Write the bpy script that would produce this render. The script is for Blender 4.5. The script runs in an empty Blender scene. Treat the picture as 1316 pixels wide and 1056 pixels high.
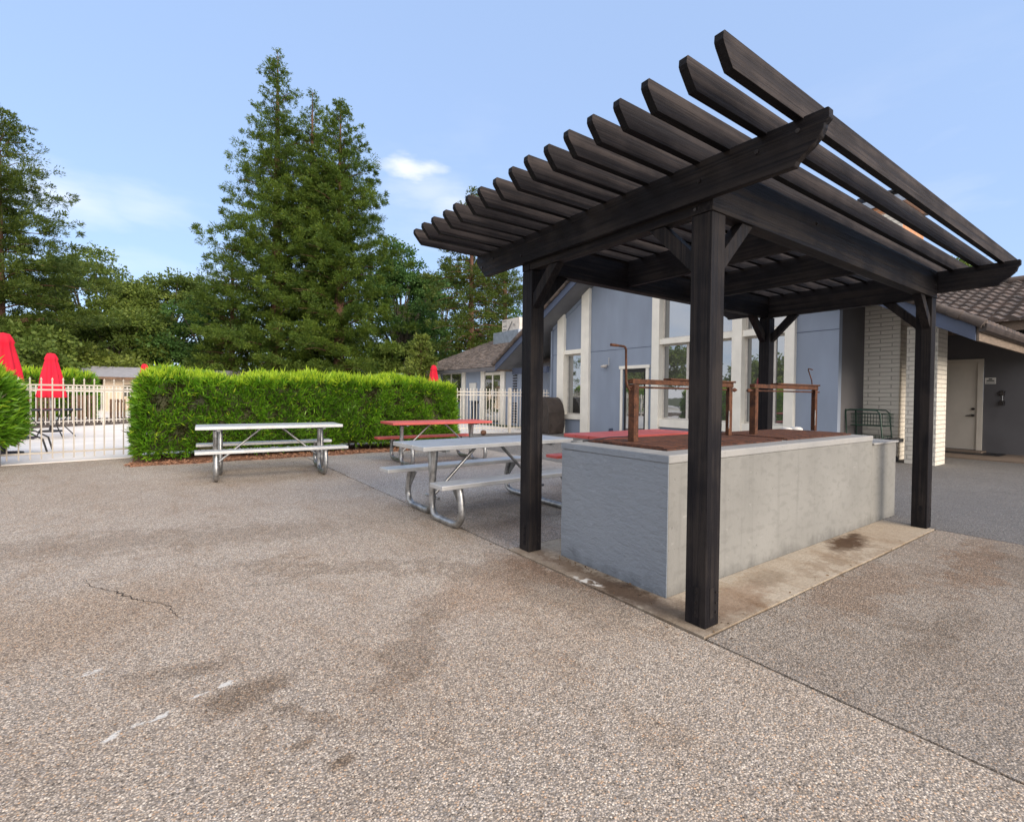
import bpy, bmesh, math, random
import numpy as np
from mathutils import Vector, Matrix
R = math.radians
random.seed(7); RNG = np.random.default_rng(7)
SC = bpy.context.scene
COL = SC.collection

# ------------------------------------------------------------------ camera
YAW, PITCH, ROLL = .61899, .0152317, .011642
CAMP = Vector((-2.2843, -1.4650, 1.2))
cd = bpy.data.cameras.new('camera'); cam = bpy.data.objects.new('camera', cd); COL.objects.link(cam)
cd.sensor_width = 36; cd.lens = 631.06/1316*36; cd.shift_y = -9.868/1316; cd.clip_start = .05; cd.clip_end = 2000
c_, s_ = math.cos, math.sin
B_ = Vector((c_(YAW), s_(YAW), 0)); A_ = Vector((-s_(YAW), c_(YAW), 0))
Wm = Matrix((B_, A_, Vector((0, 0, 1)))).transposed()
Pm = Matrix(((1, 0, 0), (0, s_(PITCH), c_(PITCH)), (0, c_(PITCH), -s_(PITCH))))
Qm = Matrix(((c_(ROLL), s_(ROLL), 0), (-s_(ROLL), c_(ROLL), 0), (0, 0, 1)))
T = Qm @ Pm @ Wm
rt, up, fw = T[0], T[1], T[2]
m3 = Matrix((rt, up, -fw)).transposed()
cam.matrix_world = Matrix.Translation(CAMP) @ m3.to_4x4()
SC.camera = cam
SC.render.resolution_x = 1024; SC.render.resolution_y = 821

# ------------------------------------------------------------------ world, sun, exposure
SUN_EL, SUN_AZ = R(24), R(172)          # azimuth clockwise from +Y
w = bpy.data.worlds.new('World'); SC.world = w; w.use_nodes = True
nt = w.node_tree; bg = nt.nodes['Background']
sky = nt.nodes.new('ShaderNodeTexSky'); sky.sky_type = 'NISHITA'; sky.sun_disc = False
sky.sun_elevation = SUN_EL; sky.sun_rotation = SUN_AZ; sky.air_density = 1.0; sky.dust_density = .6; sky.ozone_density = 1.4
bg.inputs['Strength'].default_value = .15
tc = nt.nodes.new('ShaderNodeTexCoord')
def wn(t, **k):
    n = nt.nodes.new(t)
    for a, b in k.items(): setattr(n, a, b)
    return n
mp = wn('ShaderNodeMapping'); mp.inputs['Scale'].default_value = (1, 1, 3.2)
nt.links.new(tc.outputs['Generated'], mp.inputs['Vector'])
nz = wn('ShaderNodeTexNoise'); nz.inputs['Scale'].default_value = 2.6; nz.inputs['Detail'].default_value = 7; nz.inputs['Roughness'].default_value = .55
nt.links.new(mp.outputs[0], nz.inputs['Vector'])
rp = wn('ShaderNodeMapRange'); rp.inputs['From Min'].default_value = .52; rp.inputs['From Max'].default_value = .78; rp.inputs['To Max'].default_value = .35
nt.links.new(nz.outputs[0], rp.inputs['Value'])
sep = wn('ShaderNodeSeparateXYZ'); nt.links.new(tc.outputs['Generated'], sep.inputs[0])
lo = wn('ShaderNodeMapRange'); lo.inputs['From Min'].default_value = .55; lo.inputs['From Max'].default_value = .12
nt.links.new(sep.outputs['Z'], lo.inputs['Value'])
mu = wn('ShaderNodeMath', operation='MULTIPLY'); nt.links.new(rp.outputs[0], mu.inputs[0]); nt.links.new(lo.outputs[0], mu.inputs[1])
def puff(d, w0, w1, amt):
    "one small soft cloud round a sky direction"
    d = Vector(d).normalized()
    dt = wn('ShaderNodeVectorMath', operation='DOT_PRODUCT'); dt.inputs[1].default_value = d
    ad = wn('ShaderNodeVectorMath', operation='MULTIPLY_ADD'); n2 = wn('ShaderNodeTexNoise'); n2.inputs['Scale'].default_value = 14; n2.inputs['Detail'].default_value = 5
    nt.links.new(mp.outputs[0], n2.inputs['Vector'])
    ad.inputs[1].default_value = (.09, .09, .05); nt.links.new(n2.outputs['Color'], ad.inputs[0]); nt.links.new(tc.outputs['Generated'], ad.inputs[2])
    sb = wn('ShaderNodeVectorMath', operation='SUBTRACT'); sb.inputs[1].default_value = d + Vector((.045, .045, .025)); nt.links.new(ad.outputs[0], sb.inputs[0])
    sc = wn('ShaderNodeVectorMath', operation='MULTIPLY'); sc.inputs[1].default_value = (1, 1, 2.4); nt.links.new(sb.outputs[0], sc.inputs[0])
    ln = wn('ShaderNodeVectorMath', operation='LENGTH'); nt.links.new(sc.outputs[0], ln.inputs[0])
    m = wn('ShaderNodeMapRange'); m.inputs['From Min'].default_value = w1; m.inputs['From Max'].default_value = w0; m.inputs['To Max'].default_value = amt
    m.interpolation_type = 'SMOOTHSTEP'
    nt.links.new(ln.outputs['Value'], m.inputs['Value']); return m.outputs[0]
def raydir(px, py):
    v = Vector(((px-658)/631.06, -(py-518.13)/631.06, 1)); return T.transposed() @ v
dv = wn('ShaderNodeVectorMath', operation='DOT_PRODUCT'); dv.inputs[1].default_value = (-.86, -.48, .16); nt.links.new(tc.outputs['Generated'], dv.inputs[0])
dr_ = wn('ShaderNodeMapRange'); dr_.inputs['From Min'].default_value = -.12; dr_.inputs['From Max'].default_value = .55; nt.links.new(dv.outputs['Value'], dr_.inputs['Value'])
nb_ = wn('ShaderNodeMapRange'); nb_.inputs['From Min'].default_value = .30; nb_.inputs['From Max'].default_value = .55; nb_.inputs['To Min'].default_value = .25; nb_.inputs['To Max'].default_value = .95
nt.links.new(nz.outputs[0], nb_.inputs['Value']); md = wn('ShaderNodeMath', operation='MULTIPLY'); nt.links.new(nb_.outputs[0], md.inputs[0]); nt.links.new(dr_.outputs[0], md.inputs[1])
mm = wn('ShaderNodeMath', operation='MAXIMUM'); nt.links.new(mu.outputs[0], mm.inputs[0]); nt.links.new(md.outputs[0], mm.inputs[1])
tot = mm.outputs[0]
for (px, py, a, b, k) in ((528, 217, .01, .065, .6), (548, 245, .0, .11, .25), (70, 250, .0, .13, .35), (585, 262, .0, .09, .3), (190, 265, 0, .1, .2)):
    o = puff(raydir(px, py), a, b, k)
    mx = wn('ShaderNodeMath', operation='MAXIMUM'); nt.links.new(tot, mx.inputs[0]); nt.links.new(o, mx.inputs[1]); tot = mx.outputs[0]
mixc = wn('ShaderNodeMix', data_type='RGBA'); mixc.inputs['B'].default_value = (3.2, 3.05, 2.95, 1)
nt.links.new(tot, mixc.inputs['Factor'])
veil = wn('ShaderNodeMix', data_type='RGBA'); veil.inputs['Factor'].default_value = .86; veil.inputs['B'].default_value = (.92, 1.28, 2.02, 1)
nt.links.new(sky.outputs[0], veil.inputs['A']); nt.links.new(veil.outputs['Result'], mixc.inputs['A']); nt.links.new(mixc.outputs['Result'], bg.inputs['Color'])

sd = bpy.data.lights.new('sun', 'SUN'); so_ = bpy.data.objects.new('sun', sd); COL.objects.link(so_)
sd.energy = 1.5; sd.angle = R(40); sd.color = (1, .86, .70)
sv = Vector((math.sin(SUN_AZ)*c_(SUN_EL), math.cos(SUN_AZ)*c_(SUN_EL), s_(SUN_EL)))
so_.rotation_euler = sv.to_track_quat('Z', 'Y').to_euler(); so_.location = (0, -30, 20)
SC.view_settings.view_transform = 'Standard'; SC.view_settings.look = 'None'
SC.view_settings.exposure = 1.6; SC.view_settings.gamma = 1
try: SC.cycles.use_denoising = True
except Exception: pass

# ------------------------------------------------------------------ material helpers
class NT:
    def __init__(s, name):
        s.m = bpy.data.materials.new(name); s.m.use_nodes = True; s.t = s.m.node_tree
        s.p = s.t.nodes['Principled BSDF']; s.tc = None
    def n(s, t, **k):
        x = s.t.nodes.new(t)
        for a, b in k.items(): setattr(x, a, b)
        return x
    def l(s, a, b): s.t.links.new(a, b)
    def co(s, scale=(1, 1, 1), rnd=False):
        tc = s.n('ShaderNodeTexCoord'); v = tc.outputs['Object']
        if rnd:
            oi = s.n('ShaderNodeObjectInfo'); a = s.n('ShaderNodeVectorMath', operation='MULTIPLY_ADD')
            cb = s.n('ShaderNodeCombineXYZ'); s.l(oi.outputs['Random'], cb.inputs[0]); s.l(oi.outputs['Random'], cb.inputs[1]); s.l(oi.outputs['Random'], cb.inputs[2])
            a.inputs[1].default_value = (37, 53, 71); s.l(cb.outputs[0], a.inputs[0]); s.l(v, a.inputs[2]); v = a.outputs[0]
        mp = s.n('ShaderNodeMapping'); mp.inputs['Scale'].default_value = scale; s.l(v, mp.inputs['Vector']); return mp.outputs[0]
    def noise(s, v, scale, detail=4, rough=.55, dist=0):
        x = s.n('ShaderNodeTexNoise'); x.inputs['Scale'].default_value = scale; x.inputs['Detail'].default_value = detail
        x.inputs['Roughness'].default_value = rough; x.inputs['Distortion'].default_value = dist; s.l(v, x.inputs['Vector']); return x.outputs[0]
    def rng(s, v, a, b, c=0, d=1):
        x = s.n('ShaderNodeMapRange'); x.inputs['From Min'].default_value = a; x.inputs['From Max'].default_value = b
        x.inputs['To Min'].default_value = c; x.inputs['To Max'].default_value = d; s.l(v, x.inputs['Value']); return x.outputs[0]
    def mix(s, f, a, b, mode='MIX'):
        x = s.n('ShaderNodeMix', data_type='RGBA', blend_type=mode)
        for k, v in (('Factor', f), ('A', a), ('B', b)):
            if isinstance(v, (int, float)): x.inputs[k].default_value = v
            elif isinstance(v, tuple): x.inputs[k].default_value = (*v, 1)
            else: s.l(v, x.inputs[k])
        return x.outputs['Result']
    def math(s, op, a, b=0.):
        x = s.n('ShaderNodeMath', operation=op)
        for i, v in enumerate((a, b)):
            if isinstance(v, (int, float)): x.inputs[i].default_value = v
            else: s.l(v, x.inputs[i])
        return x.outputs[0]
    def out(s, col=None, rough=None, bump=None, strength=.3, dist=.01, metal=0, spec=None):
        p = s.p
        if col is not None:
            if isinstance(col, tuple): p.inputs['Base Color'].default_value = (*col, 1)
            else: s.l(col, p.inputs['Base Color'])
        if rough is not None:
            if isinstance(rough, (int, float)): p.inputs['Roughness'].default_value = rough
            else: s.l(rough, p.inputs['Roughness'])
        p.inputs['Metallic'].default_value = metal
        if spec is not None: p.inputs['Specular IOR Level'].default_value = spec
        if bump is not None:
            b = s.n('ShaderNodeBump'); b.inputs['Strength'].default_value = strength; b.inputs['Distance'].default_value = dist
            s.l(bump, b.inputs['Height']); s.l(b.outputs[0], p.inputs['Normal'])
        return s.m

def plain(name, col, var=.15, scale=6, rough=.6, metal=0, bs=.15, bscale=60, bdist=.004, stretch=(1, 1, 1), spec=None, dirt=None, rnd=True):
    t = NT(name); v = t.co(stretch, rnd)
    n1 = t.noise(v, scale, 5); d = tuple(c*(1-var*1.6) for c in col); b = tuple(min(1, c*(1+var)) for c in col)
    c = t.mix(t.rng(n1, .3, .7), d, b)
    if dirt:
        n2 = t.noise(v, scale*3.1, 6, .65); c = t.mix(t.rng(n2, dirt[1], dirt[1]+.15, 0, dirt[2]), c, dirt[0])
    nb = t.noise(v, bscale, 4)
    return t.out(c, t.rng(n1, .3, .7, max(.02, rough-.08), min(1, rough+.08)), nb, bs, bdist, metal, spec)

def wood(name, axis, a, b, wear, rough=.55):
    "dark stained timber with grain along one axis"
    st = [70, 70, 70]; st['xyz'.index(axis)] = 1.3
    t = NT(name); v = t.co(tuple(st), True); g = t.noise(v, 1.0, 6, .7, .6)
    v2 = t.co(tuple(x*.28 for x in st), True); g2 = t.noise(v2, 1.0, 4, .6, 1.5)
    vb = t.co((3, 3, 3), True); big = t.noise(vb, 1, 4)
    c = t.mix(t.rng(g, .32, .68), a, b)
    c = t.mix(t.rng(t.math('MULTIPLY', g2, t.rng(big, .3, .7, .7, 1.25)), .44, .64, 0, .55), c, wear)
    h = t.math('ADD', g, t.math('MULTIPLY', g2, .8))
    return t.out(c, t.rng(g2, .3, .7, rough-.1, rough+.15), h, .8, .007, 0, .14)

M = {}
BLK, BLK2 = (.0052, .0052, .0075), (.013, .0115, .014)
for ax in 'xyz': M['wood_'+ax] = wood('dark_stained_timber_'+ax, ax, BLK, BLK2, (.043, .036, .033))
M['raft'] = wood('weathered_dark_rafter', 'x', (.016, .0145, .016), (.040, .034, .034), (.095, .080, .076), .75)
M['galv'] = plain('galvanised_steel', (.42, .43, .44), .3, 14, .38, .9, .1, 90)
M['galv_dark'] = plain('dull_galvanised_steel', (.26, .27, .28), .3, 14, .45, .85)
def alu(name, col, metal, rough):
    t = NT(name); v = t.co((1.5, 60, 60)); n = t.noise(v, 1, 3); n2 = t.noise(t.co((1, 1, 1), True), 5, 5)
    tcn = t.n('ShaderNodeTexCoord'); sp = t.n('ShaderNodeSeparateXYZ'); t.l(tcn.outputs['Object'], sp.inputs[0])
    rib = t.math('SINE', t.math('MULTIPLY', sp.outputs['Y'], 420.))
    c = t.mix(t.rng(n2, .3, .7), tuple(x*.78 for x in col), col)
    return t.out(c, rough, t.math('ADD', rib, n), .18, .002, metal)
M['alu'] = alu('ribbed_aluminium_plank', (.60, .61, .62), .35, .42)
M['red'] = alu('faded_red_coated_plank', (.62, .115, .10), 0, .5)
M['white'] = plain('white_painted_trim', (.88, .84, .75), .05, 3, .5, 0, .06, 40)
M['cream'] = plain('cream_door_paint', (.70, .64, .55), .05, 3, .5, 0, .04, 40)
M['blue'] = plain('blue_grey_painted_siding', (.265, .312, .40), .07, 2.2, .7, 0, .25, 70, .004, (1, 1, .35))
M['dblue'] = plain('dark_blue_fascia_paint', (.06, .08, .135), .1, 3, .6, 0, .15, 60)
M['char'] = plain('charcoal_door_wall_paint', (.125, .122, .13), .1, 2, .75, 0, .25, 60)
M['soffit'] = plain('grey_soffit_boards', (.17, .17, .18), .12, 3, .75, 0, .2, 50)
M['tan'] = plain('bare_tan_eave_board', (.20, .155, .12), .25, 5, .75, 0, .3, 50, .004, (1, 8, 8))
M['black'] = plain('black_coated_metal', (.014, .014, .017), .2, 10, .45)
M['green'] = plain('dark_green_wire', (.012, .045, .03), .2, 10, .45)
M['fence'] = plain('off_white_powder_coated_metal', (.66, .62, .56), .12, 6, .5, 0, .05)
M['gatem'] = plain('taupe_powder_coated_metal', (.36, .32, .28), .12, 6, .5, 0, .05)
M['redcloth'] = plain('red_canvas', (.62, .004, .028), .15, 7, .85, 0, .3, 200, .002)
M['cover'] = plain('brown_vinyl_cover', (.045, .034, .030), .2, 5, .5, 0, .4, 9, .02)
M['bark'] = plain('reddish_brown_bark', (.15, .075, .05), .4, 9, .9, 0, .8, 22, .04, (1, 1, .25))
M['gbark'] = plain('grey_brown_bark', (.12, .10, .08), .35, 9, .9, 0, .8, 22, .04, (1, 1, .4))
M['sign'] = plain('white_sign_plate', (.74, .72, .68), .03, 3, .5)
M['ink'] = plain('dark_sign_lettering', (.03, .03, .03), .1, 3, .6)
M['bolt'] = plain('dark_bolt_head', (.05, .045, .045), .3, 30, .4, .7)
M['brown'] = plain('brown_timber', (.13, .075, .045), .3, 6, .8)
M['tanwall'] = plain('tan_stucco', (.52, .42, .32), .08, 4, .85, 0, .4, 50)
M['groof'] = plain('pale_grey_roofing', (.33, .33, .36), .12, 4, .8, 0, .3, 30)
M['flash'] = plain('weathered_metal_flashing', (.33, .38, .46), .15, 5, .4, .5)
M['hvac'] = plain('pale_unit_casing', (.62, .58, .53), .12, 8, .6)
def rust():
    t = NT('rusted_steel'); v = t.co((1, 1, 1), True); n = t.noise(v, 14, 7, .7); n2 = t.noise(v, 60, 5, .7)
    c = t.mix(t.rng(n, .32, .62), (.032, .015, .011), (.14, .056, .028)); c = t.mix(t.rng(n2, .55, .7, 0, .6), c, (.30, .12, .05))
    return t.out(c, .85, n2, .5, .004, .15)
M['rust'] = rust()
M['rustd'] = plain('dark_rusted_grill_steel', (.085, .034, .022), .45, 12, .8, .2, .6, 90, dirt=((.22, .08, .03), .52, .8))
def glass():
    t = NT('reflective_window_glass'); g = t.n('ShaderNodeBsdfGlossy'); g.inputs['Roughness'].default_value = .015; g.inputs['Color'].default_value = (.86, .9, .95, 1)
    v = t.co((1, 1, 1)); b = t.n('ShaderNodeBump'); b.inputs['Strength'].default_value = .05; b.inputs['Distance'].default_value = .02
    t.l(t.noise(v, 1.6, 2), b.inputs['Height']); t.l(b.outputs[0], g.inputs['Normal'])
    t.p.inputs['Base Color'].default_value = (.045, .043, .04, 1); t.p.inputs['Roughness'].default_value = .4
    mx = t.n('ShaderNodeMixShader'); fr = t.n('ShaderNodeFresnel'); fr.inputs['IOR'].default_value = 1.9
    t.l(t.rng(fr.outputs[0], 0, 1, .30, 1), mx.inputs[0]); t.l(t.p.outputs[0], mx.inputs[1]); t.l(g.outputs[0], mx.inputs[2])
    t.l(mx.outputs[0], t.t.nodes['Material Output'].inputs['Surface']); return t.m
M['glass'] = glass()
def brick():
    t = NT('white_painted_brick'); tcn = t.n('ShaderNodeTexCoord'); g = t.n('ShaderNodeNewGeometry')
    sp = t.n('ShaderNodeSeparateXYZ'); t.l(tcn.outputs['Object'], sp.inputs[0])
    sn = t.n('ShaderNodeSeparateXYZ'); t.l(g.outputs['Normal'], sn.inputs[0])
    ax = t.math('ABSOLUTE', sn.outputs['X']); k = t.rng(ax, .4, .6)
    u = t.n('ShaderNodeMix', data_type='FLOAT'); t.l(k, u.inputs[0]); t.l(sp.outputs['X'], u.inputs['A']); t.l(sp.outputs['Y'], u.inputs['B'])
    cb = t.n('ShaderNodeCombineXYZ'); t.l(u.outputs[0], cb.inputs[0]); t.l(sp.outputs['Z'], cb.inputs[1])
    dn = t.noise(cb.outputs[0], 6, 3); ad = t.n('ShaderNodeVectorMath', operation='MULTIPLY_ADD')
    cc = t.n('ShaderNodeCombineXYZ'); t.l(dn, cc.inputs[0]); t.l(dn, cc.inputs[1]); t.l(cc.outputs[0], ad.inputs[0]); ad.inputs[1].default_value = (.02, .02, 0); t.l(cb.outputs[0], ad.inputs[2])
    b = t.n('ShaderNodeTexBrick'); t.l(ad.outputs[0], b.inputs['Vector']); b.inputs['Scale'].default_value = 1
    b.inputs['Brick Width'].default_value = .40; b.inputs['Row Height'].default_value = .085; b.inputs['Mortar Size'].default_value = .008; b.inputs['Mortar Smooth'].default_value = .6
    b.inputs['Color1'].default_value = (.76, .72, .64, 1); b.inputs['Color2'].default_value = (.70, .66, .59, 1); b.inputs['Mortar'].default_value = (.56, .53, .48, 1)
    h = t.math('SUBTRACT', t.math('MULTIPLY', t.noise(cb.outputs[0], 18, 4), .35), b.outputs['Fac'])
    return t.out(b.outputs['Color'], .75, h, .9, .018)
M['brick'] = brick()
def obrick():
    t = NT('sun_tinted_brick'); tcn = t.n('ShaderNodeTexCoord'); sp = t.n('ShaderNodeSeparateXYZ'); t.l(tcn.outputs['Object'], sp.inputs[0])
    cb = t.n('ShaderNodeCombineXYZ'); t.l(t.math('ADD', sp.outputs['X'], sp.outputs['Y']), cb.inputs[0]); t.l(sp.outputs['Z'], cb.inputs[1])
    b = t.n('ShaderNodeTexBrick'); t.l(cb.outputs[0], b.inputs['Vector']); b.inputs['Scale'].default_value = 1
    b.inputs['Brick Width'].default_value = .22; b.inputs['Row Height'].default_value = .075; b.inputs['Mortar Size'].default_value = .008
    b.inputs['Color1'].default_value = (.62, .30, .15, 1); b.inputs['Color2'].default_value = (.50, .22, .11, 1); b.inputs['Mortar'].default_value = (.42, .34, .27, 1)  # brick tone with the low sun's orange glow painted into it
    return t.out(b.outputs['Color'], .85, b.outputs['Fac'], -.4, .01)
M['obrick'] = obrick()

def stucco(name, col, col2, sc=1, rid=True, mott=1.):
    t = NT(name); v = t.co((1, 1, 1)); vs = t.co((1, 1, 2.2))
    n = t.noise(vs, 9*sc, 5, .5, .25); big = t.noise(v, 1.4, 4); fine = t.noise(v, 120, 4)
    rd = t.math('ABSOLUTE', t.math('SUBTRACT', n, .5)); r2 = t.rng(rd, .0, .035, 1, 0)
    c = t.mix(t.rng(big, .3, .7), col, col2); c = t.mix(t.math('MULTIPLY', t.rng(n, .52, .62), .22*mott), c, tuple(x*.72 for x in col))
    pit = t.noise(t.co((1, 1, .8)), 38, 3); c = t.mix(t.rng(pit, .68, .72, 0, .55*mott), c, tuple(x*.5 for x in col))
    drip = t.noise(t.co((14, 14, .7)), 1, 5); c = t.mix(t.rng(drip, .55, .72, 0, .28*mott), c, tuple(x*.62 for x in col2))
    tcz = t.n('ShaderNodeTexCoord'); sz = t.n('ShaderNodeSeparateXYZ'); t.l(tcz.outputs['Object'], sz.inputs[0])
    gr = t.math('SUBTRACT', t.noise(t.co((6, 6, 3)), 1, 6, .65), t.math('MULTIPLY', sz.outputs['Z'], 3.2)); c = t.mix(t.rng(gr, .22, .52, 0, .55), c, tuple(x*.42 for x in col))
    sc_ = t.noise(t.co((3, 3, 9)), 3, 6, .7); c = t.mix(t.rng(sc_, .62, .66, 0, .3), c, tuple(min(.9, x*1.5) for x in col2))
    h = t.math('ADD', t.math('MULTIPLY', fine, .10), t.math('ADD', t.math('MULTIPLY', t.math('MULTIPLY', r2, t.rng(big, .4, .6)), .10), t.math('ADD', t.math('MULTIPLY', t.noise(vs, 26, 5, .65), .6), t.math('MULTIPLY', n, .9)))) if rid else t.math('ADD', t.math('MULTIPLY', pit, -.5), t.math('MULTIPLY', fine, .3))
    return t.out(c, .85, h, .85 if rid else .5, .014 if rid else .008)
M['stucco'] = stucco('blue_grey_painted_render', (.205, .238, .285), (.235, .268, .315), 1, True, .12)
M['conc'] = stucco('pale_formed_concrete', (.195, .195, .186), (.25, .25, .240), 1, False, 1.3)
M['cap'] = stucco('worn_concrete_cap', (.27, .275, .28), (.35, .345, .335), 1, False, .8)

def paving(name, base, dark, lightp, tint=1., stains=(), whites=(), smooth=False, grow=(.6, .9), puds=()):
    "exposed aggregate concrete: pebbles of several colours, soft wear, stains with shapes of their own"
    t = NT(name); v = t.co((1, 1, 1)); 
    wv = t.n('ShaderNodeTexVoronoi'); wv.inputs['Scale'].default_value = 135; t.l(v, wv.inputs['Vector'])
    wv2 = t.n('ShaderNodeTexVoronoi'); wv2.inputs['Scale'].default_value = 260; t.l(v, wv2.inputs['Vector'])
    sp = t.n('ShaderNodeSeparateColor'); t.l(wv.outputs['Color'], sp.inputs[0])
    cr = t.n('ShaderNodeValToRGB'); t.l(sp.outputs[0], cr.inputs[0]); e = cr.color_ramp; e.interpolation = 'CONSTANT'
    cols = [(0, tuple(x*.22 for x in base)), (.10, tuple(x*.55 for x in base)), (.2, tuple(x*.8 for x in base)), (.3, base), (.5, (base[0]*1.12, base[1]*1.02, base[2]*.9)), (.62, tuple(x*1.25 for x in base)),
            (.76, (base[0]*.8, base[1]*.85, base[2]*.95)), (.86, tuple(min(.9, x*1.75) for x in base)), (.94, (base[0]*1.25, base[1]*.95, base[2]*.7))]
    while len(e.elements) > 1: e.elements.remove(e.elements[0])
    e.elements[0].position = 0; e.elements[0].color = (*cols[0][1], 1)
    for p_, c in cols[1:]:
        x = e.elements.new(p_); x.color = (*c, 1)
    c = cr.outputs[0]
    edge = t.rng(wv.outputs['Distance'], .32, .68)
    matrix = tuple(x*.50 for x in base)
    c = t.mix(edge, c, matrix)
    sp2 = t.n('ShaderNodeSeparateColor'); t.l(wv2.outputs['Color'], sp2.inputs[0])
    c = t.mix(t.rng(sp2.outputs[1], .86, .9, 0, .6), c, tuple(min(.9, x*1.7) for x in base))
    c = t.mix(t.rng(sp2.outputs[0], .88, .9, 0, .6), c, tuple(x*.3 for x in base))
    if smooth: c = t.mix(.78, c, base)
    # broad wear
    b1 = t.noise(v, .55, 5, .6, .6); b2 = t.noise(t.co((1.4, .7, 1)), 2.1, 9, .74, .8); b3 = t.noise(v, 9, 7, .78); b4 = t.noise(t.co((1, 1.8, 1)), 28, 4, .7)
    c = t.mix(t.rng(b4, .5, .66, 0, .5), c, (.66, .63, .6), 'MULTIPLY'); c = t.mix(t.rng(b4, .46, .34, 0, .5), c, (1.22, 1.2, 1.18), 'MULTIPLY')
    c = t.mix(t.rng(b1, .35, .65, 0, grow[0]), c, dark, 'MULTIPLY')
    c = t.mix(t.rng(b2, .50, .68, 0, grow[1]), c, dark, 'MULTIPLY')
    c = t.mix(t.rng(b2, .42, .26, 0, .55), c, lightp, 'MULTIPLY')
    c = t.mix(t.rng(b3, .52, .70, 0, .5), c, (.70, .66, .62), 'MULTIPLY')
    # shaped stains
    nn = t.n('ShaderNodeTexNoise'); nn.inputs['Scale'].default_value = 6; nn.inputs['Detail'].default_value = 9; nn.inputs['Roughness'].default_value = .72; t.l(v, nn.inputs['Vector'])
    nd = t.n('ShaderNodeTexNoise'); nd.inputs['Scale'].default_value = 22; nd.inputs['Detail'].default_value = 5; t.l(v, nd.inputs['Vector'])
    def blob(x, y, rx, ry, rot, wob, soft, src):
        a = t.n('ShaderNodeVectorMath', operation='MULTIPLY_ADD'); t.l(src.outputs['Color'], a.inputs[0]); a.inputs[1].default_value = (wob, wob, 0); t.l(v, a.inputs[2])
        q = t.n('ShaderNodeMapping', vector_type='TEXTURE'); q.inputs['Location'].default_value = (x+wob/2, y+wob/2, 0); q.inputs['Rotation'].default_value = (0, 0, rot); q.inputs['Scale'].default_value = (rx, ry, 1e6)
        t.l(a.outputs[0], q.inputs[0]); ln = t.n('ShaderNodeVectorMath', operation='LENGTH'); t.l(q.outputs[0], ln.inputs[0])
        return t.rng(ln.outputs['Value'], 1+soft, 1-soft)
    for (x, y, rx, ry, rot, k, colr) in stains:
        c = t.mix(t.math('MULTIPLY', blob(x, y, rx, ry, rot, max(rx, ry)*1.5, .36, nn), k), c, colr, 'MULTIPLY')
    for (x, y, rx, ry, rot) in whites:
        c = t.mix(t.math('MULTIPLY', blob(x, y, rx, ry, rot, .07, .25, nd), t.rng(nd.outputs[0], .41, .54, .0, .9)), c, (.66, .64, .6))
    h = t.math('SUBTRACT', t.math('MULTIPLY', b3, .4), wv.outputs['Distance'])
    return t.out(c, .85, h, .12 if smooth else .55, .006, 0, .3)

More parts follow.
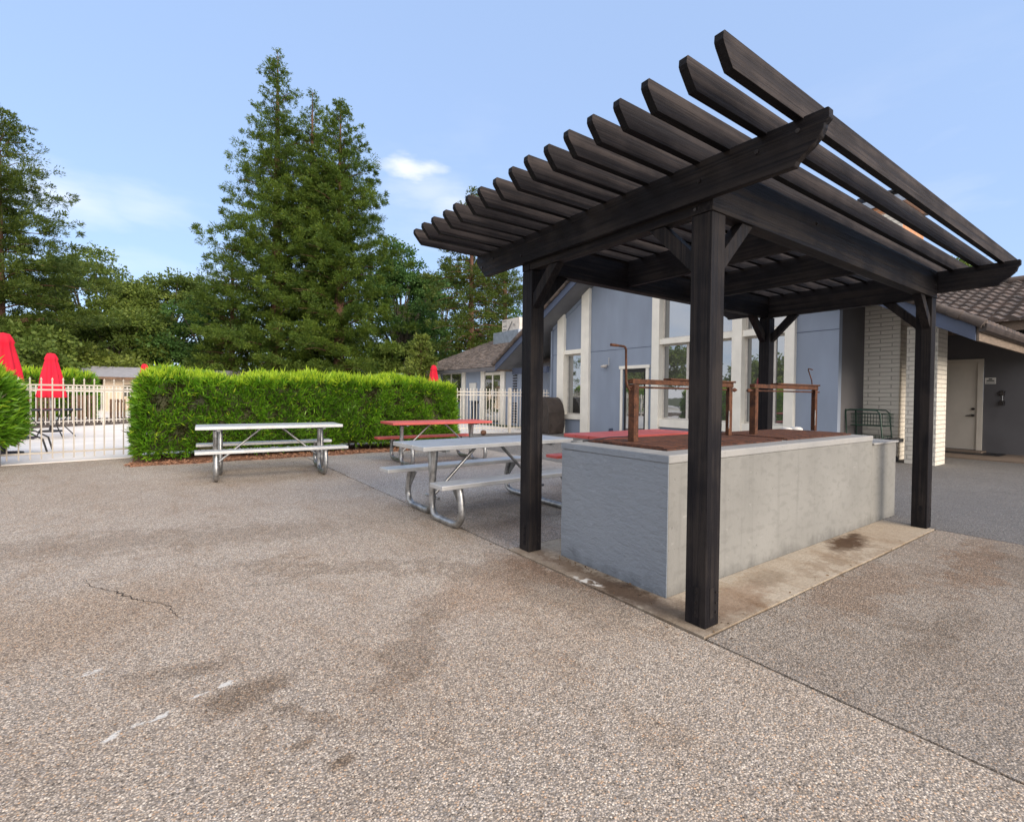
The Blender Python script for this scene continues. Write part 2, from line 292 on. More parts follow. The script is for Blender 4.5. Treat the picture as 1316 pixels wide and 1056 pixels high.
# ------------------------------------------------------------------ mesh helpers
class MB:
    def __init__(s): s.v = []; s.f = []; s.mi = []; s.sm = []
    def add(s, vs, fs, mi=0, smooth=False):
        o = len(s.v); s.v += [tuple(x) for x in vs]; s.f += [tuple(i+o for i in f) for f in fs]; s.mi += [mi]*len(fs); s.sm += [smooth]*len(fs)
    def box(s, x0, x1, y0, y1, z0, z1, mi=0):
        s.add([(x0, y0, z0), (x1, y0, z0), (x1, y1, z0), (x0, y1, z0), (x0, y0, z1), (x1, y0, z1), (x1, y1, z1), (x0, y1, z1)],
              [(3, 2, 1, 0), (4, 5, 6, 7), (0, 1, 5, 4), (1, 2, 6, 5), (2, 3, 7, 6), (3, 0, 4, 7)], mi)
    def prism(s, pts, axis, a, b, mi=0):
        n = len(pts); P = []
        for k in (a, b):
            for (u, v) in pts: P.append({'x': (k, u, v), 'y': (u, k, v), 'z': (u, v, k)}[axis])
        area = sum(pts[i][0]*pts[(i+1) % n][1]-pts[(i+1) % n][0]*pts[i][1] for i in range(n))
        flip = (area > 0) != (axis == 'y'); flip = flip if b > a else not flip
        A = tuple(range(n)); Bq = tuple(range(n, 2*n))
        fs = [A[::-1] if flip else A, Bq if flip else Bq[::-1]]
        for i in range(n):
            j = (i+1) % n; q = (i, j, n+j, n+i); fs.append(q if flip else q[::-1])
        s.add(P, fs, mi)
    def bar(s, p, q, w, h, up=(0, 0, 1), mi=0):
        p, q = Vector(p), Vector(q); d = (q-p).normalized(); u = Vector(up)
        sd = d.cross(u).normalized(); u = sd.cross(d).normalized(); sd *= w/2; u = u*h/2
        P = [p-sd-u, p+sd-u, p+sd+u, p-sd+u, q-sd-u, q+sd-u, q+sd+u, q-sd+u]
        s.add(P, [(0, 3, 2, 1)[::-1], (4, 7, 6, 5)[::-1], (0, 1, 5, 4)[::-1], (1, 2, 6, 5)[::-1], (2, 3, 7, 6)[::-1], (3, 0, 4, 7)[::-1]], mi)
    def tube(s, pts, r, n=10, mi=0, caps=True):
        pts = [Vector(p) for p in pts]; rr = r if isinstance(r, (list, tuple)) else [r]*len(pts)
        o = None; rings = []
        prev = None
        for i, p in enumerate(pts):
            d = (pts[min(i+1, len(pts)-1)]-pts[max(i-1, 0)]).normalized()
            if prev is None:
                a = d.orthogonal().normalized()
            else:
                a = (prev-d*prev.dot(d))
                a = a.normalized() if a.length > 1e-6 else d.orthogonal().normalized()
            prev = a; b = d.cross(a)
            rings.append([p+a*rr[i]*math.cos(2*math.pi*k/n)+b*rr[i]*math.sin(2*math.pi*k/n) for k in range(n)])
        V = [x for rg in rings for x in rg]; F = []
        for i in range(len(pts)-1):
            for k in range(n):
                a, b = i*n+k, i*n+(k+1) % n; F.append((a, b, b+n, a+n))
        s.add(V, F, mi, True)
        if caps: s.add(rings[0], [tuple(range(n))[::-1]], mi); s.add(rings[-1], [tuple(range(n))], mi)
    def lathe(s, prof, n=24, c=(0, 0), mi=0, fold=None):
        V = []; F = []
        for (r, z) in prof:
            for k in range(n):
                a = 2*math.pi*k/n; q = r*(1+(fold(a, z) if fold else 0)); V.append((c[0]+q*math.cos(a), c[1]+q*math.sin(a), z))
        for i in range(len(prof)-1):
            for k in range(n):
                a, b = i*n+k, i*n+(k+1) % n; F.append((a, b, b+n, a+n))
        s.add(V, F, mi, True)
    def build(s, name, mats, parent=None, loc=(0, 0, 0), bevel=0, **tg):
        me = bpy.data.meshes.new(name); L = Vector(loc)
        me.from_pydata([tuple(Vector(v)-L) for v in s.v], [], s.f)
        mats = mats if isinstance(mats, (list, tuple)) else [mats]
        for m in mats: me.materials.append(m)
        me.polygons.foreach_set('material_index', s.mi); me.polygons.foreach_set('use_smooth', s.sm); me.update()
        o = bpy.data.objects.new(name, me); COL.objects.link(o)
        if parent: o.parent = parent
        else: o.location = L
        if bevel:
            b = o.modifiers.new('bevel', 'BEVEL'); b.width = bevel; b.segments = 2; b.limit_method = 'ANGLE'; b.angle_limit = R(40)
        tag(o, **tg); return o
def tag(o, label=None, cat=None, group=None, kind=None):
    if label: o['label'] = label
    if cat: o['category'] = cat
    if group: o['group'] = group
    if kind: o['kind'] = kind
    return o
def empty(name, loc, label, cat, group=None, rz=0):
    o = bpy.data.objects.new(name, None); COL.objects.link(o); o.location = loc; o.rotation_euler = (0, 0, rz); o.empty_display_size = .2
    return tag(o, label, cat, group)
def part(root, name, mb, m, bevel=0, **k):
    "a part whose shapes were given in world coordinates, shifted to its root"
    L = Vector(root.location); q = root.parent
    while q: L = L+q.location; q = q.parent
    return mb.build(name, m, root, tuple(L), bevel, **k)
def copy_tree(o, parent=None):
    c = o.copy(); COL.objects.link(c); c.parent = parent
    for ch in o.children: copy_tree(ch, c)
    return c
def quads(name, V, m, parent=None, mi=None, loc=(0, 0, 0), nv=4):
    "numpy array (n, nv, 3) of separate faces to one mesh"
    n = len(V); me = bpy.data.meshes.new(name); V = V-np.array(loc)[None, None, :]
    me.vertices.add(n*nv); me.vertices.foreach_set('co', V.reshape(-1).astype(np.float32))
    me.loops.add(n*nv); me.loops.foreach_set('vertex_index', np.arange(n*nv, dtype=np.int32))
    me.polygons.add(n); me.polygons.foreach_set('loop_start', np.arange(0, n*nv, nv, dtype=np.int32)); me.polygons.foreach_set('loop_total', np.full(n, nv, dtype=np.int32))
    ms = m if isinstance(m, (list, tuple)) else [m]
    for x in ms: me.materials.append(x)
    if mi is not None: me.polygons.foreach_set('material_index', mi.astype(np.int32))
    me.update(calc_edges=True); me.validate()
    o = bpy.data.objects.new(name, me); COL.objects.link(o)
    if parent: o.parent = parent
    else: o.location = loc
    return o
def unit(a): return a/(np.linalg.norm(a, axis=-1, keepdims=True)+1e-9)
def leaves(P, D, L, W, rng, bend=.0):
    "diamond leaves at P pointing along D"
    n = len(P); D = unit(D); r = unit(rng.normal(size=(n, 3))); S = unit(np.cross(D, r)); N = np.cross(S, D)
    L = np.asarray(L).reshape(-1, 1)*np.ones((n, 1)); W = np.asarray(W).reshape(-1, 1)*np.ones((n, 1))
    a = P; c = P+D*L+N*L*bend; m = P+D*L*.45; return np.stack([a, m+S*W/2, c, m-S*W/2], 1)

def leafmat(name, dark, mid, light, clump=.8, trans=.25, rough=.55):
    t = NT(name); g = t.n('ShaderNodeNewGeometry'); v = t.co((1, 1, 1), True)
    n = t.noise(v, clump, 3); n9 = t.noise(v, clump*2.8, 3); r = g.outputs['Random Per Island']
    c = t.mix(t.rng(t.math('ADD', t.math('MULTIPLY', n, .5), t.math('MULTIPLY', n9, .5)), .36, .62), dark, mid); c = t.mix(t.math('MULTIPLY', r, t.rng(n, .3, .7, .25, .95)), c, light)
    t.out(c, rough, spec=.3)
    tr = t.n('ShaderNodeBsdfTranslucent'); t.l(t.mix(.5, c, light), tr.inputs['Color']); mx = t.n('ShaderNodeMixShader'); mx.inputs[0].default_value = trans
    t.l(t.p.outputs[0], mx.inputs[1]); t.l(tr.outputs[0], mx.inputs[2]); t.l(mx.outputs[0], t.t.nodes['Material Output'].inputs['Surface']); return t.m
M['redwood'] = leafmat('redwood_foliage', (.012, .046, .012), (.062, .125, .018), (.20, .265, .035), .45, .35)
M['conif'] = leafmat('conifer_foliage', (.014, .044, .012), (.065, .112, .018), (.18, .22, .035), .5, .35)
M['oak'] = leafmat('oak_foliage', (.040, .080, .016), (.11, .175, .03), (.24, .30, .06), .5, .35)
M['decid'] = leafmat('broad_leaf_foliage', (.025, .075, .02), (.065, .150, .032), (.14, .25, .06), .5, .35)
M['yoak'] = leafmat('yellow_green_foliage', (.07, .11, .02), (.14, .19, .03), (.25, .29, .06), .7)
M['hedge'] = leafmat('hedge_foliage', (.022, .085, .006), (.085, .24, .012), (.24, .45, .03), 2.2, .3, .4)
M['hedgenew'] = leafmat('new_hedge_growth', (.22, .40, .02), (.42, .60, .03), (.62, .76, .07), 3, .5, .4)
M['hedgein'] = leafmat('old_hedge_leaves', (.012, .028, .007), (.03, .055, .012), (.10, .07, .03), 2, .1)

# ------------------------------------------------------------------ ground and paving
def sheet(name, poly, z, mat, jit=.0, cracks=(), cm=None, **k):
    pts = []
    n = len(poly)
    for i in range(n):
        a, b = Vector(poly[i]), Vector(poly[(i+1) % n]); L = (b-a).length; kk = max(1, int(min(L, 24)/.22)) if jit else 1
        for j in range(kk):
            p = a.lerp(b, j/kk)
            if jit and j: p += Vector((random.gauss(0, jit), random.gauss(0, jit)))
            pts.append((p.x, p.y))
    mb = MB(); mb.prism(pts, 'z', z-.03, z)
    for line, wd in cracks:
        fine = []
        for i in range(len(line)-1):
            a, b = Vector(line[i]), Vector(line[i+1]); kk = max(2, int((b-a).length/.025))
            for j in range(kk): fine.append(a.lerp(b, j/kk)+Vector((random.gauss(0, .007), random.gauss(0, .007))))
        fine.append(Vector(line[-1])); V = []
        for i, p in enumerate(fine):
            d = (fine[min(i+1, len(fine)-1)]-fine[max(0, i-1)]).normalized(); nn = Vector((-d.y, d.x))*wd*random.uniform(.25, 1)*math.sin(math.pi*(i+.6)/(len(fine)+.2))
            V += [(p.x+nn.x, p.y+nn.y, z+.002), (p.x-nn.x, p.y-nn.y, z+.002)]
        mb.add(V, [(2*i+1, 2*i, 2*i+2, 2*i+3)[::-1] for i in range(len(fine)-1)], 1)
    return mb.build(name, [mat]+([cm] if cm else []), kind='structure', **k)
M['soil'] = plain('dark_soil', (.075, .06, .045), .3, 3, .95, 0, .5, 30, .02, rnd=False)
M['turf'] = plain('dry_grass_ground', (.10, .12, .05), .4, .6, .95, 0, .5, 20, .03, rnd=False)
mb = MB(); mb.box(-600, 600, -600, 600, -.5, -.045); mb.build('ground', M['turf'], kind='structure')
mb = MB(); mb.box(-14, 16, -12, 12.5, -.2, -.036); mb.build('joint_filler', M['soil'], kind='structure')
SB, DK = (.70, .64, .58), (.74, .68, .62)
TAN, RUS, DRK = (.80, .66, .52), (.72, .55, .42), (.50, .44, .38)
M['pave_main'] = paving('tan_exposed_aggregate', (.535, .465, .395), (.82, .745, .67), (1.2, 1.2, 1.2), 1, grow=(.55, .75),
    stains=((-2.0, .72, .16, .09, .3, .8, DRK), (-2.2, 1.05, .2, .07, -.3, .55, DRK), (-1.8, .14, .045, .03, 0, .9, DRK), (-1.86, .45, .2, .04, -.9, .6, DRK), (-1.9, .3, .05, .03, 0, .7, DRK),
            (-.25, .75, .25, .6, .2, .55, DRK), (-.6, 1.1, .5, .25, .4, .4, RUS), (-1.2, 1.9, 1.1, .12, -.6, .45, DRK), (-2.9, 1.9, .9, .5, .3, .4, TAN), (-2.2, 3.4, 1.4, .35, -.25, .4, DRK), (-1.3, .7, .5, .1, .9, .45, DRK),
            (-.14, 1.1, .12, .5, .1, .7, (.62, .5, .42))),
    whites=((-2.40, .72, .055, .018, .5), (-2.30, .745, .05, .012, .3), (-2.155, .826, .035, .014, .5), (-2.07, .84, .035, .012, .5), (-2.54, 1.262, .045, .016, .2)))
M['pave_back'] = paving('grey_exposed_aggregate_back', (.50, .465, .43), (.82, .78, .76), (1.15, 1.15, 1.15), grow=(.5, .6), stains=((.9, 2.9, 1.0, .4, 0, .5, DRK), (.3, 2.0, .4, .5, 0, .4, RUS)))
M['pave_right'] = paving('brown_grey_exposed_aggregate', (.42, .37, .318), (.78, .73, .69), (1.25, 1.22, 1.2), grow=(.5, .75), stains=((2.6, -.5, .9, .12, .1, .6, RUS), (1.4, -.25, .7, .2, 0, .5, RUS), (2.9, -.8, .8, .3, .3, .4, DRK), (1.0, -.7, .5, .1, 0, .4, DRK)))
M['pave_far'] = paving('dark_grey_exposed_aggregate', (.235, .228, .223), (.8, .8, .8), (1.2, 1.2, 1.2), grow=(.5, .6))
M['pad'] = paving('smooth_tan_concrete_pad', (.475, .415, .335), (.76, .68, .60), (1.25, 1.2, 1.1), smooth=True, grow=(.6, .9),
    stains=((.0, 1.2, .2, .6, 0, .9, (.62, .58, .56)), (.03, .45, .18, .5, 0, .9, (.55, .51, .49)), (.25, .02, .35, .12, 0, .6, (.6, .54, .5)), (1.9, .1, .8, .07, 0, .5, (.6, .52, .45)), (.7, .3, .5, .05, .1, .5, (.7, .6, .5)), (2.40, .23, .30, .11, .1, 1, (.22, .15, .10)), (2.7, .3, .1, .04, 0, .9, (.25, .18, .12)), (.5, .12, .4, .12, .1, .6, (.6, .45, .36)), (1.0, .2, .2, .09, .1, .55, DRK), (.03, .55, .1, .25, 0, .9, (.40, .32, .27)), (.0, .2, .2, .1, 0, .6, DRK), (.06, 1.15, .05, .3, 0, .6, (.5, .38, .3))),
    whites=((-.03, .82, .035, .11, .1),))
M['pool'] = plain('pale_pool_deck_concrete', (.86, .81, .74), .06, 1.2, .8, 0, .1, 60, rnd=False)
M['porch'] = plain('brown_porch_concrete', (.23, .175, .135), .15, 2, .8, 0, .2, 60, rnd=False)
M['crack'] = plain('dark_crack', (.035, .027, .022), .2, 20, .95)
G = .009
crk = [(-2.743, 2.701), (-2.69, 2.642), (-2.635, 2.451), (-2.504, 2.277), (-2.423, 2.101), (-2.312, 1.962), (-2.241, 1.839), (-2.222, 1.709), (-2.161, 1.548)]
sheet('paving', [(-14, -12), (-.08-G, -12), (-.08-G, 9.97), (-2.58, 9.78), (-6.0, 9.22), (-14, 8)], 0, M['pave_main'], .0022, [(crk, .0052), ([(-2.0, 2.0), (-1.6, 1.85), (-1.3, 2.0)], .003)], M['crack'])
sheet('paving', [(-.08+G, 1.66+G), (3.6-G, 1.66+G), (3.6-G, 12.2), (-.08+G, 12.2)], .0, M['pave_back'], .0022)
sheet('paving', [(-.08+G, -12), (3.6-G, -12), (3.6-G, -.05-G), (-.08+G, -.05-G)], .0, M['pave_right'], .0022)
sheet('paving', [(3.6+G, -12), (15, -12), (15, 12.2), (3.6+G, 12.2)], -.001, M['pave_far'], .0022)
sheet('concrete_pad', [(-.08+G, -.05+G), (3.6-G, -.05+G), (3.6-G, 1.66-G), (-.08+G, 1.66-G)], .003, M['pad'], .0022)
mb = MB(); mb.prism([(-40, 4.5), (-6, 9.24), (-2.58, 9.80), (3.5, 10.9), (5.6, 11.84), (8.3, 11.2), (8.3, 45), (-40, 45)], 'z', -.04, .006); mb.build('pool_deck', M['pool'], kind='structure')
mb = MB(); mb.box(11.3, 13.0, -6, 2.2, -.02, .03); mb.box(12.5, 12.98, 1.35, 2.2, .03, .075); mb.build('porch_slab', M['porch'], kind='structure')

rng = np.random.default_rng(12); n = 260
k = rng.integers(0, 4, n); u = rng.random(n)
px_ = np.select([k == 0, k == 1, k == 2, k == 3], [-.08+rng.normal(0, .05, n), 3.6*u, .17-np.abs(rng.normal(0, .06, n)), -3+6*u]); py_ = np.select([k == 0, k == 1, k == 2, k == 3], [-1.5+8*u, -.05+rng.normal(0, .04, n), .35+u, 8.0+rng.normal(0, .3, n)])
P = np.stack([px_, py_, np.full(n, .006)], 1); D = rng.normal(size=(n, 3)); D[:, 2] = rng.uniform(0, .15, n)*2
o = quads('leaf_litter', leaves(P, D, rng.uniform(.008, .028, n), rng.uniform(.004, .012, n), rng, .1), plain('dry_leaf_litter', (.16, .10, .055), .5, 60, .9)); tag(o, 'scattered bits of dry leaf litter along the paving joints', 'leaf litter', kind='stuff')

# ------------------------------------------------------------------ pergola
PX, PY, PT = 3.65, 1.62, .122          # outer size and post width
perg = empty('pergola', (0, 0, 0), 'black stained timber pergola on four posts over the concrete barbecue pit', 'pergola')
for (x, y) in ((0, 0), (0, PY-PT), (PX-PT, 0), (PX-PT, PY-PT)):
    mb = MB(); mb.box(x, x+PT, y, y+PT, .0035, 2.158); p = part(perg, 'post', mb, M['wood_z'], .005)
    mb = MB(); mb.box(x-.0015, x, y+PT*.32, y+PT*.62, .05, .21); mb.box(x+PT*.3, x+PT*.6, y-.0015, y, .05, .21)
    for q in (.075, .125, .18):
        mb.tube([(x-.008, y+PT*.47, q), (x-.002, y+PT*.47, q)], .006, 8); mb.tube([(x+PT*.75, y-.006, q), (x+PT*.75, y, q)], .006, 8)
    part(p, 'base_bracket', mb, M['wood_z'])
# headers along x sit over the posts, headers along y between them
for y in (0, PY-.085):
    mb = MB(); mb.box(-.004, PX+.004, y-.004, y+.085, 2.16, 2.4115); part(perg, 'header_beam', mb, M['wood_x'], .004)
for x in (0.002, PX-.085):
    mb = MB(); mb.box(x, x+.08, .0825, PY-.0865, 2.162, 2.4105); part(perg, 'header_beam', mb, M['wood_y'], .004)
for x in (1.10, 2.12):
    mb = MB(); mb.box(x, x+.04, .0825, PY-.0865, 2.185, 2.4105); part(perg, 'cross_beam', mb, M['wood_y'], .003)
# decorated end beams outside the frame, ogee ends
def ogee(y, s):
    "outline of one beam end from bottom inner to top outer, s=-1 towards -y"
    return [(y-s*.135, 2.212), (y-s*.125, 2.232), (y-s*.10, 2.252), (y-s*.065, 2.275), (y-s*.035, 2.305), (y-s*.02, 2.335), (y-s*.018, 2.35), (y, 2.368), (y, 2.405), (y-s*.006, 2.412)]
for x0 in (-.044, PX+.005):
    a = ogee(-.552, -1); b = [(2.085, 2.212), (2.10, 2.212), (2.235, 2.345), (2.235, 2.400), (2.225, 2.412)] if x0 < 0 else ogee(2.235, 1)
    mb = MB(); mb.prism(a[::-1]+b, 'x', x0, x0+.039); part(perg, 'end_beam', mb, M['wood_y'], .003)
# rafters
zt0, zt1 = 2.402, 2.517
prof = [(-.655, zt1-.006), (-.648, zt1), (4.20, zt1), (4.25, zt1-.02), (4.25, zt1-.05), (4.17, zt0), (-.590, zt0), (-.607, zt0+.018), (-.650, zt1-.046), (-.657, zt1-.032)]
M['stain'] = wood('dark_rafter_underside', 'x', (.003, .003, .0045), (.007, .0065, .008), (.012, .011, .012))
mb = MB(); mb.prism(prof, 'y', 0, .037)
for k in (4, 5, 6, 7, 8, 9): mb.mi[2+k] = 1  # bottom and tail faces take the darker timber
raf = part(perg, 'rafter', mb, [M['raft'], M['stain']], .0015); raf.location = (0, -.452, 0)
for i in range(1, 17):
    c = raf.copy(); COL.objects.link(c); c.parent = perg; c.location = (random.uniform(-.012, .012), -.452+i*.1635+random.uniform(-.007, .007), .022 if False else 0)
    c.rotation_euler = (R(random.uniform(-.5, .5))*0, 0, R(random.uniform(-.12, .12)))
# knee braces
def brace(p0, d, n):
    "brace from the post (z low) to the beam (z high), d = direction along the beam, n = thickness axis"
    p0 = Vector(p0); d = Vector(d); k = .285; w_ = .075
    o = [(0, 1.87), (0, 1.87+w_*1.42), (k-w_*1.42+.0, 2.158), (k, 2.158)]
    mb = MB(); P = []
    for s in (-.032, .032):
        for (u, z) in o: P.append(p0+d*u+Vector(n)*s+Vector((0, 0, z)))
    mb.add(P, [(0, 1, 2, 3), (7, 6, 5, 4), (0, 4, 5, 1), (1, 5, 6, 2), (2, 6, 7, 3), (3, 7, 4, 0)])
    o = part(perg, 'knee_brace', mb, M['wood_z'], .003)
    bm = bmesh.new(); bm.from_mesh(o.data); bmesh.ops.recalc_face_normals(bm, faces=bm.faces); bm.to_mesh(o.data); bm.free()
h = PT/2
for (x, y, dx, dy) in ((0, 0, 1, 1), (0, PY-PT, 1, -1), (PX-PT, 0, -1, 1), (PX-PT, PY-PT, -1, -1)):
    cx, cy = x+h, y+h
    brace((cx+dx*h, cy+(-.02 if dy > 0 else .02), 0), (dx, 0, 0), (0, 1, 0)); brace((cx+(-.02 if dx > 0 else .02), cy+dy*h, 0), (0, dy, 0), (1, 0, 0))
mb = MB()
for (x, y, z) in ((.055, -.004, 2.30), (3.58, -.004, 2.27), (1.15, -.004, 2.33)): mb = MB(); mb.tube([(x, y-.007, z), (x, y+.002, z)], .012, 8); mb.tube([(x, y-.012, z), (x, y-.006, z)], .006, 8); part(perg, 'bolt', mb, M['bolt'])
for (y, z) in ((-.43, 2.36), (-.25, 2.34), (.05, 2.31), (1.58, 2.27), (1.98, 2.34), (2.15, 2.30), (.10, 2.19)):
    x = -.044 if z != 2.19 else .002
    mb = MB(); mb.tube([(x-.006, y, z), (x+.002, y, z)], .010, 8); part(perg, 'bolt', mb, M['bolt'])

# ------------------------------------------------------------------ barbecue pit
pit = empty('barbecue_pit', (.17, .365, 0), 'long concrete barbecue pit, end wall painted blue grey, under the pergola', 'barbecue')
X0, X1, X2, Y0, Y1, ZT = .17, 3.29, 3.93, .365, 1.315, .857
C1, C2, CY0, CY1 = (.39, 1.80), (1.97, 3.16), .545, 1.20
# the long walls: core to .805, worn cap above
def ringwall(z0, z1, g):
    m = MB(); a, b, c, d = X0-g, X1+g*0, Y0-g, Y1+g
    m.box(a, b, c, CY0, z0, z1); m.box(a, b, CY1, d, z0, z1)
    m.box(a, C1[0], CY0, CY1, z0, z1); m.box(C1[1], C2[0], CY0, CY1, z0, z1); m.box(C2[1], b, CY0, CY1, z0, z1); return m
def wobble(o, amp, sc=6, sub=4, lim=None):
    bm = bmesh.new(); bm.from_mesh(o.data); bmesh.ops.remove_doubles(bm, verts=bm.verts, dist=1e-5)
    bmesh.ops.subdivide_edges(bm, edges=bm.edges, cuts=sub, use_grid_fill=True)
    from mathutils import noise
    for v in bm.verts:
        n = noise.noise_vector(v.co*sc)*amp+noise.noise_vector(v.co*sc*4)*amp*.4; v.co += n
    bm.to_mesh(o.data); bm.free()
mb = ringwall(.0, .805, 0); w1 = part(pit, 'wall', mb, M['conc'], .008)
mb = MB(); mb.box(X0-.006, X0, Y0-.0, Y1, .0, .806); w2 = part(pit, 'painted_end_wall', mb, M['stucco'], .003); wobble(w2, .0025, 5, 14)
mb = ringwall(.8055, ZT, .006); cp = part(pit, 'cap', mb, M['cap'], .008)
mb = MB(); mb.box(X0-.011, X0-.006, Y0-.006, Y1+.006, .81, ZT-.004); part(pit, 'painted_cap_edge', mb, M['stucco'], .003)
mb = MB(); mb.box(X1+.001, X2, Y0+.002, Y1, 0, .765); part(pit, 'end_block', mb, M['conc'], .008)
mb = MB(); mb.box(X1+.001, X2+.015, Y0-.015, Y1, .766, .785); part(pit, 'shelf', mb, M['cap'], .004)
mb = MB(); mb.box(C1[0]-.01, C1[1]+.01, CY0-.01, CY1+.01, .30, .34); mb.box(C2[0]-.01, C2[1]+.01, CY0-.01, CY1+.01, .30, .34); part(pit, 'fire_floor', mb, M['rustd'])
mb = MB()
for (y, z) in ((.0, 0),):
    pass
def grate(x0, x1, label):
    g = empty('grill_grate', (x0, CY0, ZT), label, 'grate', 'rusted grates on the barbecue pit')
    m = MB(); f = .035; a, b = CY0-.03, CY1+.03; x0 -= .04; x1 += .04
    m.box(x0, x1, a, a+f, ZT+.001, ZT+.012); m.box(x0, x1, b-f, b, ZT+.001, ZT+.012); m.box(x0, x0+f, a+f, b-f, ZT+.001, ZT+.012); m.box(x1-f, x1, a+f, b-f, ZT+.001, ZT+.012); m.box((x0+x1)/2-.015, (x0+x1)/2+.015, a+f, b-f, ZT+.0015, ZT+.0115)
    part(g, 'frame', m, M['rustd'], .002); m = MB(); y = a+f+.009
    while y < b-f-.004: m.box(x0+f*.5, x1-f*.5, y-.0045, y+.0045, ZT+.0125, ZT+.019); y += .0165
    part(g, 'bars', m, M['rustd'])
grate(*C1, 'rusted steel grate lying over the near half of the barbecue pit'); grate(*C2, 'rusted steel grate lying over the far half of the barbecue pit')
def rig(a, b, label, near):
    "spit frame standing on the grate: two angle posts, double top bar, rod, crank"
    (xa, ya), (xb, yb) = a, b; zb, zt = ZT+.0195, 1.335
    r = empty('spit_frame', (xa, ya, zb), label, 'grill frame', 'rusty spit frames on the grates')
    for (x, y, s) in ((xa, ya, 1), (xb, yb, -1)):
        m = MB(); m.box(min(x, x+s*.012), max(x, x+s*.012), y-.028, y+.028, zb, zt-.041); m.box(min(x+s*.0125, x+s*.05), max(x+s*.0125, x+s*.05), y-.028, y-.019, zb, zt-.041)
        part(r, 'post', m, M['rust'], .002)
    d = Vector((xb-xa, yb-ya, 0)); m = MB()
    m.bar((xa-.012, ya, zt-.02), (xb+.012, yb, zt-.02), .05, .036); part(r, 'top_bar', m, M['rust'], .003)
    m = MB(); m.bar(Vector((xa, ya, zt+.008))+d*.32, Vector((xb, yb, zt+.008))+Vector((.03, 0, 0)), .075, .013); part(r, 'top_plate', m, M['rust'], .002)
    m = MB(); m.tube([(xa-.04, ya-.0, zt-.062), (xb+.10, yb, zt-.06)], .0075, 8); e = (xb+.10, yb, zt-.06)
    m.tube([(xb+.055, yb, zt-.06), (xb+.075, yb, zt-.06), (xb+.12, yb, zt-.06)], [.010, .019, .003], 8) if near else m.tube([(xa-.10, ya, zt-.062), (xa-.08, ya, zt-.062), (xa-.05, ya, zt-.062), (xa-.03, ya, zt-.062)], [.006, .017, .017, .008], 8)
    part(r, 'spit_rod', m, M['rustd'])
    m = MB()
    if near:
        m.tube([(xa-.02, ya, zt-.085), (xa-.045, ya, zt-.06), (xa-.058, ya, zt-.02), (xa-.062, ya, zt+.1), (xa-.065, ya, zt+.205), (xa-.073, ya, zt+.222), (xa-.09, ya, zt+.228), (xa-.16, ya, zt+.230), (xa-.205, ya, zt+.231)], .0085, 10)
        m.tube([(xa-.16, ya, zt+.230), (xa-.222, ya, zt+.231)], .0105, 10)
    else:
        m.tube([(xb-.05, yb, zt-.04), (xb-.075, yb, zt+.06), (xb-.155, yb, zt+.165), (xb-.150, yb, zt+.176), (xb-.06, yb, zt+.168)], .0055, 8)
    part(r, 'crank', m, M['rust'])
    m = MB()   # tightening chain with a hook on one post
    x = xb-.06; 
    for k in range(7): m.tube([(x, yb-.03, zb+.06+k*.022), (x+.006, yb-.034, zb+.07+k*.022), (x, yb-.03, zb+.08+k*.022)], .003, 6)
    part(r, 'chain', m, M['galv'])
rig((.50, .945), (1.80, .955), 'rusty spit frame with tall bent crank on the near grate', True)
rig((2.10, .91), (3.22, .86), 'rusty spit frame with thin zigzag crank on the far grate', False)
# small things lying on the cap
mb = MB(); pts = []
for k in range(40):
    a = k*.75; pts.append((.235+.022*math.cos(a)+k*.0006, 1.27+.016*math.sin(a*1.1), ZT+.006+.002*math.sin(k)))
mb.tube(pts, .0032, 6); mb.tube([(.26, 1.265, ZT+.006), (.31, 1.25, ZT+.010), (.37, 1.235, ZT+.005)], .004, 6)
mb.build('key_ring', M['galv_dark'], None, (.235, 1.27, ZT), label='small dark loop of wire and keys lying on the near corner of the pit cap', cat='keys')
mb = MB(); mb.tube([(.31, 1.245, ZT+.006), (.55, 1.215, ZT+.026), (.78, 1.20, ZT+.026)], .006, 8)
mb.build('grill_poker', M['black'], None, (.31, 1.24, ZT), label='thin black poker lying across the back edge of the near grate', cat='poker')
for (x, y, s) in ((3.36, 1.2, 1), (3.55, 1.19, 1.2)):
    mb = MB(); mb.lathe([(.0, .7853), (.05*s, .7853), (.062*s, .82), (.058*s, .868), (.04*s, .885), (0, .888)], 18, (x, y))
    mb.build('cup', M['sign'], None, (x, y, .785), label=('smaller' if s == 1 else 'wider')+' of two white rounded cups on the low end of the barbecue pit', cat='cup', group='white cups by the barbecue pit')

